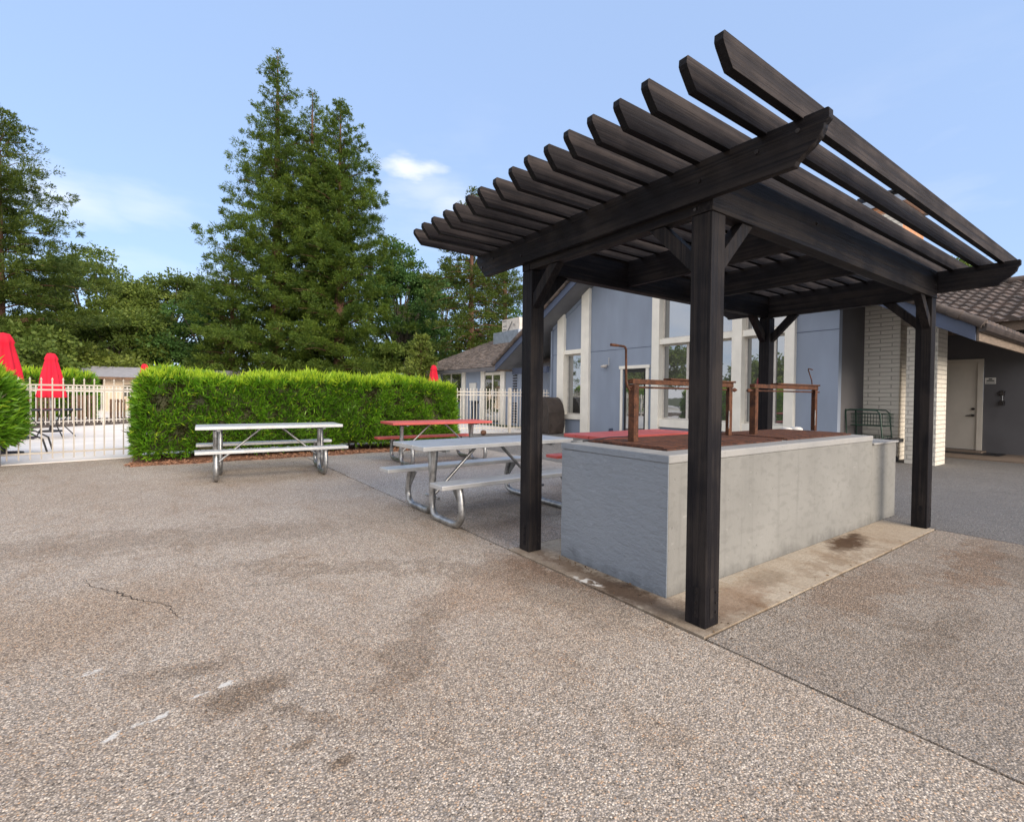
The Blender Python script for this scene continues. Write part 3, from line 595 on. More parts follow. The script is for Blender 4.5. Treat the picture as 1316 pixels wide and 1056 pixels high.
# ------------------------------------------------------------------ picnic tables
def arc(p, c0, q, n=5):
    "rounded corner from p to q round control c0"
    p, c0, q = Vector(p), Vector(c0), Vector(q); return [(p*(1-t)**2+c0*2*t*(1-t)+q*t*t) for t in [i/n for i in range(n+1)]]
def picnic(loc, rz, label, mat, L=1.87, ht=.73, hs=.43, so=.56, Wt=.66):
    t = empty('picnic_table', (*loc, 0), label, 'picnic table', 'picnic tables on the patio', rz)
    m = MB(); w3 = (Wt-.016)/3
    for k in range(3): y = -Wt/2+k*(w3+.008); m.box(-L/2, L/2, y, y+w3, ht-.042, ht)
    m.build('tabletop', mat, t, bevel=.006)
    m = MB()
    for s in (-1, 1): m.box(s*(L/2)-.0 if s < 0 else L/2-.0, s*(L/2)+.003*s if s > 0 else -L/2-.003, -Wt/2-.002, Wt/2+.002, ht-.043, ht+.001)
    for s in (-1, 1):
        m = MB(); m.box(-L/2, L/2, s*so-.115, s*so+.115, hs-.04, hs); m.build('bench', mat, t, bevel=.006)
    for sx in (-1, 1):
        x = sx*(L/2-.27)
        m = MB(); m.box(x-.022, x+.022, -Wt/2+.04, Wt/2-.04, ht-.067, ht-.0425); m.build('top_support', M['galv_dark'], t)
        for s in (-1, 1):
            xo = x+.031*s
            pts = [Vector((xo, s*.105, ht-.067)), Vector((xo, s*.07, hs)), Vector((xo, s*.052, .19))]
            pts += arc((xo, s*.055, .13), (xo, s*.075, .033), (xo, s*.18, .033)); pts += arc((xo, s*.45, .033), (xo, s*.575, .033), (xo, s*.60, .13))
            pts += [Vector((xo, s*.605, .17)), Vector((xo, s*.585, .28)), Vector((xo, s*.55, hs-.041))]
            m = MB(); m.tube(pts, .032, 14); lg = m.build('leg', M['galv'], t)
            m = MB(); g = [(s*.40, hs-.041), (s*.53, hs-.041), (s*.575, .27), (s*.545, .22)]; m.prism(g, 'x', xo-.003, xo+.003); m.build('gusset', M['galv_dark'], lg)
        m = MB(); m.tube([(x, -.13, .20), (x, .13, .20)], .016, 8); m.tube([(x, 0, .20), (sx*.14, 0, ht-.05)], .016, 10); m.build('brace', M['galv'], t)
    return t
picnic((.545, 2.93), .035, 'bare aluminium picnic table, the nearest, standing left of the barbecue pit', M['alu'])
picnic((-.95, 6.60), -.06, 'bare aluminium picnic table in front of the long hedge', M['alu'], 1.92)
picnic((1.78, 6.55), -.04, 'red topped picnic table near the right end of the hedge', M['red'], 1.9)
picnic((2.82, 2.92), .01, 'red topped picnic table directly behind the barbecue pit', M['red'])

# ------------------------------------------------------------------ hedges
def hedge(name, x0, x1, y0, y1, z0, z1, n, label, seed, rot=0, cx=None, big=1., rnd=.22):
    rng = np.random.default_rng(seed); root = empty(name, ((x0+x1)/2, (y0+y1)/2, 0), label, 'hedge')
    Lx, Ly, Lz = x1-x0, y1-y0, z1-z0
    # surface samples on a rounded box
    ar = np.array([Lx*Lz, Lx*Lz*.6, Lx*Ly*1.3, Ly*Lz, Ly*Lz]); f = rng.choice(5, n, p=ar/ar.sum()); u, v = rng.random(n), rng.random(n)
    P = np.zeros((n, 3)); N = np.zeros((n, 3))
    for k, (ax, sg) in enumerate(((1, -1), (1, 1), (2, 1), (0, -1), (0, 1))):
        s = f == k; q = [u[s]-.5, v[s]-.5]; arr = [None]*3; arr[ax] = np.full(s.sum(), .5*sg); o = [i for i in range(3) if i != ax]; arr[o[0]] = q[0]; arr[o[1]] = q[1]
        P[s] = np.stack(arr, 1); N[s, ax] = sg
    S = np.array([Lx, Ly, Lz]); Q = P*S
    r = rnd; inner = S/2-r; cl = np.clip(Q, -inner, inner); d = Q-cl; dn = unit(d); Q = cl+dn*r*np.where(np.linalg.norm(d, axis=1, keepdims=True) > 1e-6, 1, 0); N = unit(N*.4+dn)
    from mathutils import noise as mn
    pn = np.array([mn.noise(Vector(q)*3.6+Vector((seed, 0, 0)))+.5*mn.noise(Vector(q)*9) for q in Q])
    top = N[:, 2] > .55; lump = .03*np.sin(Q[:, 0]*1.3+1)*top+.03*np.sin(Q[:, 1]*5+Q[:, 0]*11)+.035*np.sin(Q[:, 0]*3.1+seed)+.03*np.sin(Q[:, 0]*7.3+Q[:, 2]*5)+.03*np.sin(Q[:, 2]*9+Q[:, 0]*4.3)
    dep = np.abs(rng.normal(0, .075, n))-.05*(rng.random(n) < .06)*rng.random(n)*np.where(top, 2.2, 1); dep = dep+np.clip(pn-.18, 0, .4)*.45*np.where(top, .5, 1); Q = Q+N*(lump-dep+.03)[:, None]
    up = np.array([0, 0, 1.]); top = N[:, 2] > .55
    D = N*.75+up*(.45+top[:, None]*.7)+rng.normal(0, .45, (n, 3)); D[top] = N[top]*.3+up*.9+rng.normal(0, .55, (top.sum(), 3))
    Lf = rng.uniform(.09, .165, n)*big; Lf[top] *= 1.15
    C = np.array([(x0+x1)/2, (y0+y1)/2, (z0+z1)/2]); V = leaves(Q+C, D, Lf, rng.uniform(.016, .026, n)*big, rng, .08)
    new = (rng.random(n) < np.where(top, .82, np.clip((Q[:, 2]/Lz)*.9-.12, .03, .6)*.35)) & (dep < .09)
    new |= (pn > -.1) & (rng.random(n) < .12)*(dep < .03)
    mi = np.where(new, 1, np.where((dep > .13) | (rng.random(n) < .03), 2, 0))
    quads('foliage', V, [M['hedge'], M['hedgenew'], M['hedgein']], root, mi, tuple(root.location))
    # twiggy interior
    m = MB(); k = .13
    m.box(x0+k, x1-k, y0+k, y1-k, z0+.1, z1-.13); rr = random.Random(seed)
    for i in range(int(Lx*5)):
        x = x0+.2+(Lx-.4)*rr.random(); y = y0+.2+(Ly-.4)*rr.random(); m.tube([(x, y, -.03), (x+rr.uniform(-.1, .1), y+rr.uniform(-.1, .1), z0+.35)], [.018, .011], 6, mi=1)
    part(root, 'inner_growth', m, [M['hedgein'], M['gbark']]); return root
hedge('hedge', -2.62, 3.45, 8.74, 10.1, .07, 1.46, 74000, 'long clipped green hedge behind the two tables, bright new growth on top', 3)
hedge('hedge', -6.6, -4.20, 8.75, 10.0, .22, 1.50, 22000, 'short end of hedge at the left of the picture beside the gate post', 5, rnd=.5, big=1.25)
hedge('hedge', -12, -4.55, 23.5, 24.6, .1, 1.75, 16000, 'distant hedge behind the far side of the pool fence', 8, big=2.2)
# mulch bed
t = NT('reddish_bark_mulch'); v = t.co(); vo = t.n('ShaderNodeTexVoronoi'); vo.inputs['Scale'].default_value = 26; t.l(v, vo.inputs['Vector']); sp = t.n('ShaderNodeSeparateColor'); t.l(vo.outputs['Color'], sp.inputs[0])
c = t.mix(sp.outputs[0], (.10, .04, .025), (.34, .17, .10)); M['mulch'] = t.out(c, .9, vo.outputs['Distance'], -.9, .03)
mb = MB(); edge = [(-2.7+i*.31, 8.36+.05*math.sin(i*1.7)+random.uniform(-.03, .03)) for i in range(21)]; mb.prism(edge+[(3.6, 10.15), (-2.7, 10.0)], 'z', -.03, .013); mb.build('mulch_bed', M['mulch'], kind='structure')
rng = np.random.default_rng(4); n = 2600; P = np.stack([rng.uniform(-2.75, 3.6, n), 8.34+np.abs(rng.normal(0, .22, n)), rng.uniform(.013, .035, n)], 1)
D = rng.normal(size=(n, 3)); D[:, 2] *= .25
o = quads('bark_chips', leaves(P, D, rng.uniform(.03, .08, n), rng.uniform(.012, .03, n), rng), plain('bark_chip', (.33, .17, .10), .45, 40, .9)); tag(o, 'loose reddish bark chips under the long hedge', 'bark chips', kind='stuff')

# ------------------------------------------------------------------ fences
def fence(pts, sp, zt, label, mat, zb=.10, rails=(.2, 1.22, 1.32), posts=(), finial=True, w_=.009, name='picket_fence', cap=95):
    a, b = Vector((*pts[0], 0)), Vector((*pts[1], 0)); d = b-a; L = d.length; dn = d/L
    r = empty(name, tuple(a), label, 'fence')
    for z in rails:
        m = MB(); m.bar(a+Vector((0, 0, z)), b+Vector((0, 0, z)), .024, .026); part(r, 'rail', m, mat)
    n = int(L/sp); me0 = None
    for i in range(n):
        p = a+dn*(sp*(i+.5))
        if me0 is None:
            m = MB(); m.box(-w_, w_, -w_, w_, zb, zt-.05)
            if finial: m.add([(-w_, -w_, zt-.05), (w_, -w_, zt-.05), (w_, w_, zt-.05), (-w_, w_, zt-.05), (-w_*1.5, -w_*1.5, zt-.03), (w_*1.5, -w_*1.5, zt-.03), (w_*1.5, w_*1.5, zt-.03), (-w_*1.5, w_*1.5, zt-.03), (0, 0, zt+.01)],
                             [(0, 1, 5, 4), (1, 2, 6, 5), (2, 3, 7, 6), (3, 0, 4, 7), (4, 5, 8), (5, 6, 8), (6, 7, 8), (7, 4, 8)])
            o = m.build('picket', mat, r); me0 = o
        else: o = me0.copy(); COL.objects.link(o); o.parent = r
        o.location = p-a; o.rotation_euler = (0, 0, math.atan2(d.y, d.x))
    for q in posts:
        m = MB(); p = a+dn*q; m.box(p.x-.035, p.x+.035, p.y-.035, p.y+.035, -.02, zt+.02); m.box(p.x-.042, p.x+.042, p.y-.042, p.y+.042, zt+.02, zt+.035); part(r, 'post', m, mat, .004)
    return r
fence(((-4.36, 9.50), (-2.3, 9.84)), .133, 1.41, 'near picket fence panel between the short hedge and the long hedge', plain('warm_grey_coated_metal', (.42, .38, .33), .1, 6, .5, 0, .05), .07, (.17, 1.21, 1.29))
mb = MB(); mb.box(-4.46, -4.36, 9.42, 9.52, -.02, .62); mb.box(-4.472, -4.348, 9.408, 9.532, .62, .635); mb.build('gate_post', M['gatem'], None, (-4.41, 9.47, 0), .004, label='stout square taupe gate post at the left edge below the short hedge', cat='post')
fence(((3.6, 12.35), (8.2, 11.13)), .105, 1.42, 'white picket fence running from the long hedge to the clubhouse', M['fence'], .07, (.17, 1.21, 1.31), (3.36,))
fence(((-6.6, 18.6), (-1.2, 22.9)), .125, 1.36, 'distant picket fence across the pool deck behind the umbrella table', M['fence'], .12, (.2, 1.18, 1.28), (1.2, 3.4, 5.2))
# low stone edging and far timber boxes behind that fence
mb = MB(); mb.bar((-9, 17.3, .11), (2, 26.0, .11), .35, .25); o = mb.build('stone_kerb', plain('rubble_stone', (.13, .11, .10), .5, 9, .9, 0, .8, 14, .04), None, (-3, 22, 0), label='low dark rubble kerb running behind the distant picket fence', cat='kerb')
for (x, y, hh, ww, lb) in ((-5.7, 20.9, .95, .5, 'leftmost'), (-4.9, 21.6, 1.05, .7, 'middle'), (-3.9, 22.4, .9, .5, 'rightmost')):
    mb = MB()
    for q in range(5): mb.box(x+q*ww/5, x+q*ww/5+ww/5-.03, y, y+.03, .05, hh)
    mb.box(x, x+ww-.03, y+.03, y+.07, hh-.12, hh-.05); mb.box(x, x+ww-.03, y+.03, y+.07, .12, .2)
    mb.build('timber_screen', M['brown'], None, (x, y, 0), label=lb+' of three brown slatted timber screens beyond the distant fence', cat='screen', group='timber screens beyond the pool fence')

# ------------------------------------------------------------------ pool furniture
def umbrella(x, y, zt, zb, r, label, base=True):
    u = empty('closed_umbrella', (x, y, 0), label, 'umbrella', 'closed red umbrellas by the pool')
    m = MB(); m.tube([(x, y, .03), (x, y, zt-.02)], .02, 10); part(u, 'pole', m, M['galv_dark'])
    fold = lambda a, z: .13*math.sin(a*8+z*1.2)*min(1, (zt-z)*2.2+.1)+.06*math.sin(a*3+2)
    h_ = zt-zb
    m = MB(); m.lathe([(.0, zt), (r*.28, zt-.02), (r*.42, zt-h_*.08), (r*.50, zt-h_*.14), (r*.44, zt-h_*.16), (r*.55, zt-h_*.3), (r*.72, zt-h_*.5), (r*.82, zt-h_*.7), (r*.95, zt-h_*.88), (r*1.02, zt-h_*.97), (r*.85, zb+.02), (r*.3, zb+.06)], 72, (x, y), 0, fold)
    part(u, 'canopy', m, M['redcloth'])
    if base: m = MB(); m.lathe([(.0, .007), (.27, .007), (.27, .05), (.05, .065), (.035, .2), (0, .2)], 24, (x, y)); part(u, 'base', m, M['black'])
umbrella(-4.90, 17.8, 2.28, .97, .30, 'closed red umbrella standing through the dark patio table behind the gate fence')
umbrella(-4.66, 11.3, 2.25, .95, .29, 'large closed red umbrella at the left edge above the short hedge')
umbrella(-3.0, 28.5, 2.55, 1.2, .3, 'tiny distant red umbrella tip showing above the left end of the long hedge')
umbrella(6.72, 16.7, 2.42, 1.1, .27, 'red umbrella tip showing above the right end of the long hedge')
t = empty('patio_table', (-4.6, 15.4, 0), 'dark metal patio table with thin legs on the pool deck behind the gate fence', 'table')
mb = MB(); mb.lathe([(0, .70), (.62, .70), (.64, .715), (.62, .73), (0, .731)], 36, (-4.6, 15.4)); part(t, 'tabletop', mb, M['black'])
for k in range(4):
    a = k*math.pi/2+.6; mb = MB(); mb.tube([(-4.6+.5*c_(a), 15.4+.5*s_(a), .70), (-4.6+.25*c_(a), 15.4+.25*s_(a), .36), (-4.6+.55*c_(a), 15.4+.55*s_(a), .01)], .014, 8); part(t, 'leg', mb, M['black'])
for (x, y, rz, lb) in ((-5.35, 13.4, 1.2, 'dark low lounge chair frame with curved arm behind the gate fence'), ):
    q = empty('lounge_chair', (-4.35, 11.1, 0), lb, 'chair')
    mb = MB(); mb.tube([(-4.95, 11.2, .02), (-4.93, 11.2, .3), (-4.7, 11.2, .44), (-4.3, 11.2, .40), (-4.12, 11.2, .28), (-4.06, 11.2, .03)], .016, 8); part(q, 'side_frame', mb, M['black'])
    mb = MB(); mb.tube([(-4.95, 11.75, .02), (-4.93, 11.75, .3), (-4.7, 11.75, .44), (-4.3, 11.75, .40), (-4.12, 11.75, .28), (-4.06, 11.75, .03)], .016, 8); part(q, 'side_frame', mb, M['black'])
    mb = MB(); mb.prism([(-5.2, .75), (-4.8, .34), (-4.25, .3), (-4.25, .28), (-4.82, .31), (-5.23, .73)], 'y', 11.23, 11.72); part(q, 'sling', mb, M['black'])
mb = MB(); mb.box(-5.05, -4.9, 14.2, 14.35, .006, .45); mb.box(-5.07, -4.88, 14.18, 14.37, .45, .47); mb.build('planter_box', M['tanwall'], None, (-5, 14.3, 0), .01, label='small pale box standing on the pool deck near the patio table', cat='box')
mb = MB(); mb.lathe([(0, 0), (.05, .01), (.085, .05), (.09, .085), (.075, .13), (.04, .155), (0, .16)], 20, (5.62, 11.1)); mb.build('ball', M['bark'], None, (5.62, 11.1, 0), label='small brown ball on the paving before the white picket fence', cat='ball')
# covered grill by the clubhouse
g = empty('covered_grill', (7.95, 10.65, 0), 'barbecue grill under a fitted brown cover against the clubhouse wall', 'grill')
mb = MB(); prf = [(10.44, .02), (10.42, .70), (10.50, .90), (10.66, 1.12), (10.76, 1.17), (10.98, 1.17), (11.06, 1.1), (11.07, .02)]
mb.prism(prf, 'x', 7.62, 8.28); o = part(g, 'cover', mb, M['cover'], .03); wobble(o, .02, 3.5, 6)
mb = MB(); mb.tube([(7.70, 10.52, .0), (7.70, 10.52, .05)], .03, 8); mb.tube([(7.70, 11.0, .0), (7.70, 11.0, .05)], .03, 8); part(g, 'wheel', mb, M['black'])

# ------------------------------------------------------------------ clubhouse
RY, RE, S_, ZB = 7.095, 6.565, .57, 2.11     # ridge y, half width, slope, fascia bottom at the eaves
def zs(y): return ZB+.06+S_*(RE-abs(y-RY))   # soffit height
club = empty('clubhouse', (8.4, 7, 0), 'blue grey gabled clubhouse with white columns and tall windows behind the pergola', 'building')
def wallpan(y0, y1, z0=None, z1=None, x0=8.5, x1=8.64):
    z0 = -.04 if z0 is None else z0; m = MB()
    if z1 is not None: m.box(x0, x1, y0, y1, z0, z1)
    else:
        top = [(y1, zs(y1)+.01), (y0, zs(y0)+.01)]
        if y0 < RY < y1: top.insert(1, (RY, zs(RY)+.01))
        m.prism([(y0, z0), (y1, z0)]+top, 'x', x0, x1)
    return m
HW = MB()
def addp(m): HW.add(m.v, m.f)
for a in ((10.99, 11.31), (2.67, 3.46)): addp(wallpan(*a))
addp(wallpan(10.90, 10.98, -.04, .1)) if False else None
addp(wallpan(9.85, 10.66, None, .465)); addp(wallpan(9.85, 10.66, 2.705))
addp(wallpan(8.19, 9.51)); addp(wallpan(7.12, 7.36)); addp(wallpan(7.36, 8.19, 2.02))
addp(wallpan(4.84, 6.88, None, .42)); addp(wallpan(3.66, 4.60, None, .42))
HW.box(8.64, 15.8, 11.18, 11.31, -.04, 3.9)
part(club, 'wall', HW, M['blue'])
mb = MB(); mb.box(8.641, 9.85, 2.672, 2.80, -.04, 3.3); part(club, 'return_wall', mb, M['char'])
mb = MB()                                             # siding joint line, a thin batten
for (a, b) in ((7.12, 9.51), (2.67, 3.46), (10.99, 11.31)): mb = MB(); mb.box(8.493, 8.4995, a, b, 2.575, 2.587); part(club, 'siding_joint', mb, M['dblue'])
cols = [(10.66, 10.99), (9.51, 9.85), (6.88, 7.12), (4.60, 4.84), (3.46, 3.66)]
for (a, b) in cols:
    m = MB(); m.prism([(a, -.04), (b, -.04), (b, zs(b)+.005), (a, zs(a)+.005)], 'x', 8.40, 8.70); part(club, 'column', m, M['white'], .006)
mb = MB(); mb.box(8.44, 8.52, 11.31, 11.36, -.04, 3.4); part(club, 'corner_trim', mb, M['blue'])
# frieze board under the soffit
for (a, b) in ((9.85, 10.66), (10.99, 11.31), (2.67, 3.46)):
    m = MB(); m.prism([(a, zs(a)-.12), (b, zs(b)-.12), (b, zs(b)), (a, zs(a))], 'x', 8.47, 8.4995); part(club, 'frieze', m, M['blue'])
def window(y0, y1, zb, zt, slope=False, muls=(), bars=(), fr=True):
    w_ = empty('x', (0, 0, 0), None, None); bpy.data.objects.remove(w_)
    m = MB()
    if slope: m.prism([(y0, zb), (y1, zb), (y1, zs(y1))] + ([(RY, zs(RY))] if y0 < RY < y1 else []) + [(y0, zs(y0))], 'x', 8.62, 8.63)
    else: m.box(8.62, 8.63, y0, y1, zb, zt)
    p = part(club, 'window', m, M['glass'])
    m = MB(); f = .035
    if not slope:
        m.box(8.585, 8.619, y0, y1, zb, zb+f); m.box(8.585, 8.619, y0, y1, zt-f, zt); m.box(8.585, 8.619, y0, y0+f, zb+f, zt-f); m.box(8.585, 8.619, y1-f, y1, zb+f, zt-f)
        zz = zt-f
    else:
        m.box(8.585, 8.619, y0, y1, zb, zb+f); m.box(8.585, 8.619, y0, y0+f, zb+f, zs(y0)-.01); m.box(8.585, 8.619, y1-f, y1, zb+f, zs(y1)-.01)
    for q in muls: m.box(8.587, 8.617, q-.03, q+.03, zb+f, (zt-f) if not slope else zs(q)-.02)
    part(p, 'frame', m, M['hvac'], .003)
    return p
def sill(y0, y1, z0, z1, name='sill'):
    m = MB(); m.box(8.43, 8.64, y0+.0005, y1-.0005, z0, z1); part(club, name, m, M['white'], .005)
window(9.85, 10.66, .625, 2.56); sill(9.85, 10.66, .47, .62); sill(9.85, 10.66, 2.565, 2.70, 'transom')
window(4.84, 6.88, .635, 2.595, muls=(6.13, 5.45)); sill(4.84, 6.88, .425, .63); sill(4.84, 6.88, 2.60, 2.74, 'transom'); window(4.84, 6.88, 2.745, None, True, muls=(5.86,))
window(3.66, 4.60, .635, 2.595, muls=(3.95,)); sill(3.66, 4.60, .425, .63); sill(3.66, 4.60, 2.60, 2.74, 'transom'); window(3.66, 4.60, 2.745, None, True)
# glass door with white trim
mb = MB(); mb.box(8.545, 8.575, 7.38, 8.17, .03, 1.99); dr = part(club, 'door', mb, M['black'])
mb = MB(); mb.box(8.535, 8.5445, 7.46, 8.09, .12, 1.90); part(dr, 'pane', mb, M['glass'])
mb = MB(); mb.tube([(8.50, 7.45, .95), (8.50, 7.45, 1.1)], .012, 8); mb.tube([(8.545, 7.45, .97), (8.50, 7.45, .97)], .01, 8); part(dr, 'handle', mb, M['galv'])
mb = MB(); mb.box(8.47, 8.4995, 7.26, 7.36, 0, 2.0); mb.box(8.47, 8.4995, 8.19, 8.27, 0, 2.0); mb.box(8.455, 8.4995, 7.22, 8.31, 2.001, 2.09); part(club, 'door_trim', mb, M['white'], .004)
# roof: slabs, soffit, tiles, fascia
XF, XR = 7.70, 16.0
m = MB(); prf = [(RY-RE, ZB+.06), (RY, ZB+.06+S_*RE), (RY+RE, ZB+.06), (RY+RE, ZB+.26), (RY, ZB+.26+S_*RE), (RY-RE, ZB+.26)]; m.prism(prf, 'x', XF+.045, XR); part(club, 'roof', m, M['soffit'])
for s in (-1, 1):
    m = MB(); e = RY+s*RE; m.prism([(e, ZB), (RY, ZB+S_*RE), (RY, ZB+.25+S_*RE), (e, ZB+.25)], 'x', XF, XF+.04); o = part(club, 'rake_fascia', m, M['dblue'], .004)
m = MB(); m.box(XF+.041, 15.9, RY-RE-.035, RY-RE-.001, ZB, ZB+.24); part(club, 'eave_fascia', m, M['tan'], .004)
m = MB(); m.box(XF+.041, 15.9, RY+RE+.001, RY+RE+.035, ZB, ZB+.24); part(club, 'eave_fascia', m, M['tan'], .004)
m = MB(); g = [(RY-RE-.13, ZB+.20), (RY-RE-.12, ZB+.15), (RY-RE-.08, ZB+.13), (RY-RE-.037, ZB+.13), (RY-RE-.037, ZB+.25), (RY-RE-.13, ZB+.25)]; m.prism(g, 'x', XF-.02, 15.9); part(club, 'gutter', m, M['cover'], .004)
def tmat():
    t = NT('weathered_clay_tile'); v = t.co(); n = t.noise(v, 5, 5); g = t.n('ShaderNodeNewGeometry')
    vo = t.n('ShaderNodeTexVoronoi'); vo.inputs['Scale'].default_value = 4.2; t.l(v, vo.inputs['Vector']); sp = t.n('ShaderNodeSeparateColor'); t.l(vo.outputs['Color'], sp.inputs[0])
    c = t.mix(t.rng(n, .3, .7), (.05, .043, .04), (.12, .092, .078)); c = t.mix(t.rng(sp.outputs[0], .5, 1, 0, .7), c, (.165, .12, .10))
    c = t.mix(t.rng(t.noise(v, 9, 5, .7), .60, .68, 0, .7), c, (.42, .38, .35)); return t.out(c, .85, t.noise(v, 40, 4), .4, .01)
M['tile'] = tmat()
def tiles(name, root, u0, u1, rows, rl, slope_fn, along, pitch=.25, amp=.032, thick=.05):
    "rows of rounded tiles; along='x' rows run along x; slope_fn(k, t) -> (horizontal offset, z)"
    m = MB(); n = int((u1-u0)/.0417)
    for k in range(rows):
        V = []; 
        for e in range(3):
            for i in range(n+1):
                u = u0+(u1-u0)*i/n; wv_ = amp*math.sin(2*math.pi*(u/pitch))+amp
                h_, z = slope_fn(k+(0, 0, 1.12)[e]); dz = (wv_-.004 if e == 0 else (wv_+thick if e == 1 else wv_*.9))
                if e == 0: dz = 0
                V.append((u, h_, z+dz) if along == 'x' else (h_, u, z+dz))
        F = []
        for e in range(2):
            for i in range(n): a = e*(n+1)+i; F.append((a, a+1, a+n+2, a+n+1))
        m.add(V, F, 0, False)
    return part(root, name, m, M['tile'])
rl = .30
nr = int(RE/ (rl*.87))
tiles('roof_tiles', club, XF-.06, XR, nr, rl, lambda k: (RY-RE-.10+k*rl*.87, ZB+.265+S_*(k*rl*.87-.10)), 'x')
tiles('roof_tiles', club, XF-.06, XR, nr, rl, lambda k: (RY+RE+.10-k*rl*.87, ZB+.265+S_*(k*rl*.87-.10)), 'x')
for s in (-1, 1):                                     # rake tiles: overlapping half rounds up the gable edge
    m = MB(); L = RE+.1; k = 0
    while k*.27 < L:
        a = k*.27; b = a+.31; e = lambda q: (XF-.035, RY+s*(RE+.10-q), ZB+.30+S_*(q-.10))
        m.tube([e(a), e(min(b, L))], [.075, .06], 10); k += 1
    part(club, 'rake_tiles', m, M['tile'])
# porch beam and clerestory at the left eave
mb = MB(); mb.box(8.3, 8.42, 11.4, 13.4, 2.0, 2.22); part(club, 'porch_beam', mb, M['dblue'])
mb = MB(); mb.box(12.5, 12.6, 11.32, 13.3, 2.45, 2.75); part(club, 'clerestory_panel', mb, M['white'])
# white-painted brick chimney base and column
mb = MB(); mb.box(9.76, 11.04, 2.066, 3.0, -.04, 5.17); ch = part(club, 'chimney', mb, M['obrick'])
mb = MB(); mb.box(9.748, 9.7595, 2.062, 3.002, -.04, 5.0); mb.box(9.7595, 11.04, 2.054, 2.0655, -.04, 3.0); part(ch, 'painted_brick', mb, M['brick'])
mb = MB(); mb.box(9.70, 11.10, 2.0, 3.06, 5.171, 5.20); mb.box(9.75, 11.05, 2.05, 3.01, 5.2005, 5.34); part(ch, 'flashing', mb, M['flash'])
mb = MB(); mb.box(9.95, 10.6, 2.2, 2.8, 5.3405, 5.46); mb.box(9.85, 10.7, 2.1, 2.9, 5.4605, 5.50); part(ch, 'cap', mb, M['black'])
mb = MB(); mb.box(9.33, 9.90, 1.36, 1.83, -.04, 2.60); part(club, 'brick_column', mb, M['brick'], .006)
mb = MB(); mb.tube([(8.49, 8.79, 2.13), (8.42, 8.79, 2.14)], .02, 8); mb.lathe([(0, 2.06), (.07, 2.065), (.09, 2.10), (.08, 2.13), (0, 2.15)], 16, (8.39, 8.85)); mb.tube([(8.47, 8.72, 2.13), (8.47, 8.72, 2.36)], .008, 6); part(club, 'wall_lamp', mb, M['hvac'])
mb = MB(); mb.box(8.44, 8.499, 8.55, 8.62, .18, .28); mb.tube([(8.46, 8.66, .02), (8.46, 8.66, .26)], .015, 8); part(club, 'hose_tap', mb, M['dblue'])

# ------------------------------------------------------------------ wing with the cream door
wing = empty('side_wing', (13, 0, 0), 'charcoal side wing with clay tile roof and cream door at the right', 'building')
mb = MB(); mb.box(13.0, 13.2, -8, 1.43, -.04, 3.0); mb.box(13.0, 13.2, 2.41, 5.5, -.04, 3.0); mb.box(13.0, 13.2, 1.43, 2.41, 2.10, 3.0); part(wing, 'wall', mb, M['char'])
mb = MB(); mb.box(13.03, 13.08, 1.53, 2.32, .08, 2.099); d = part(wing, 'door', mb, M['cream'], .004)
mb = MB(); mb.tube([(13.03, 1.60, 1.02), (12.985, 1.60, 1.02)], .03, 12); part(d, 'lock', mb, M['bolt'])
mb = MB(); mb.tube([(13.03, 1.60, .87), (12.975, 1.60, .87)], .028, 12); mb.tube([(12.98, 1.60, .87), (12.97, 1.72, .86)], .011, 8); part(d, 'handle', mb, M['bolt'])
mb = MB(); mb.box(12.97, 12.9995, 1.43, 1.53, .03, 2.09); mb.box(12.97, 12.9995, 2.32, 2.42, .03, 2.09); mb.box(12.965, 12.9995, 1.43, 2.42, 2.091, 2.17); part(wing, 'door_trim', mb, M['cream'], .004)
mb = MB(); mb.box(12.99, 13.0, 1.43, 2.42, .0305, .078); part(wing, 'threshold', mb, M['black'])
mb = MB(); mb.box(12.3, 12.42, -8.5, 2.6, 2.70, 2.92); part(wing, 'eave_fascia', mb, M['tan'])
mb = MB(); mb.prism([(12.3, 2.93), (16.2, 4.32), (20, 2.93)], 'y', -9, 3.2); part(wing, 'roof', mb, M['soffit'])
tiles('roof_tiles', wing, -9.1, 3.3, 13, .36, lambda k: (12.15+k*.32, 2.94+.356*(k*.32-.15)), 'y', .27, .035)
mb = MB(); mb.tube([(16.2, -9, 4.42), (16.2, 3.2, 4.42)], .11, 10); part(wing, 'ridge_tiles', mb, M['tile'])
mb = MB()
rr = random.Random(3)
for k in range(16): 
    x = 13.1+rr.uniform(0, 1.3); y = .3+rr.uniform(-.55, .5); mb.box(x, x+rr.uniform(.1, .22), y, y+rr.uniform(.12, .2), 2.94+.356*(x-12.3)+.10, 2.94+.356*(x-12.3)+.16)
part(wing, 'lichen_patch', mb, plain('pale_mortar_patch', (.5, .46, .42), .3, 9, .9))
sg = empty('door_sign', (12.99, 1.31, 1.6), 'small white plate with dark lettering on the wall right of the cream door', 'sign')
mb = MB(); mb.box(12.985, 12.998, 1.225, 1.405, 1.595, 1.735); part(sg, 'plate', mb, M['sign'], .002)
def text(s, size, parent, mat, loc, rot):
    cu = bpy.data.curves.new('lettering', 'FONT'); cu.body = s; cu.size = size; cu.align_x = 'CENTER'; cu.extrude = .0006
    o = bpy.data.objects.new('lettering', cu); COL.objects.link(o); dg = bpy.context.evaluated_depsgraph_get(); me = bpy.data.meshes.new_from_object(o.evaluated_get(dg))
    bpy.data.objects.remove(o); me.transform(Matrix.Translation(loc) @ rot); me.transform(Matrix.Translation(-Vector(parent.location))); me.materials.clear(); me.materials.append(mat)
    o = bpy.data.objects.new('lettering', me); COL.objects.link(o); o.parent = parent; return o
rx = Matrix(((0, 0, -1, 0), (-1, 0, 0, 0), (0, 1, 0, 0), (0, 0, 0, 1)))
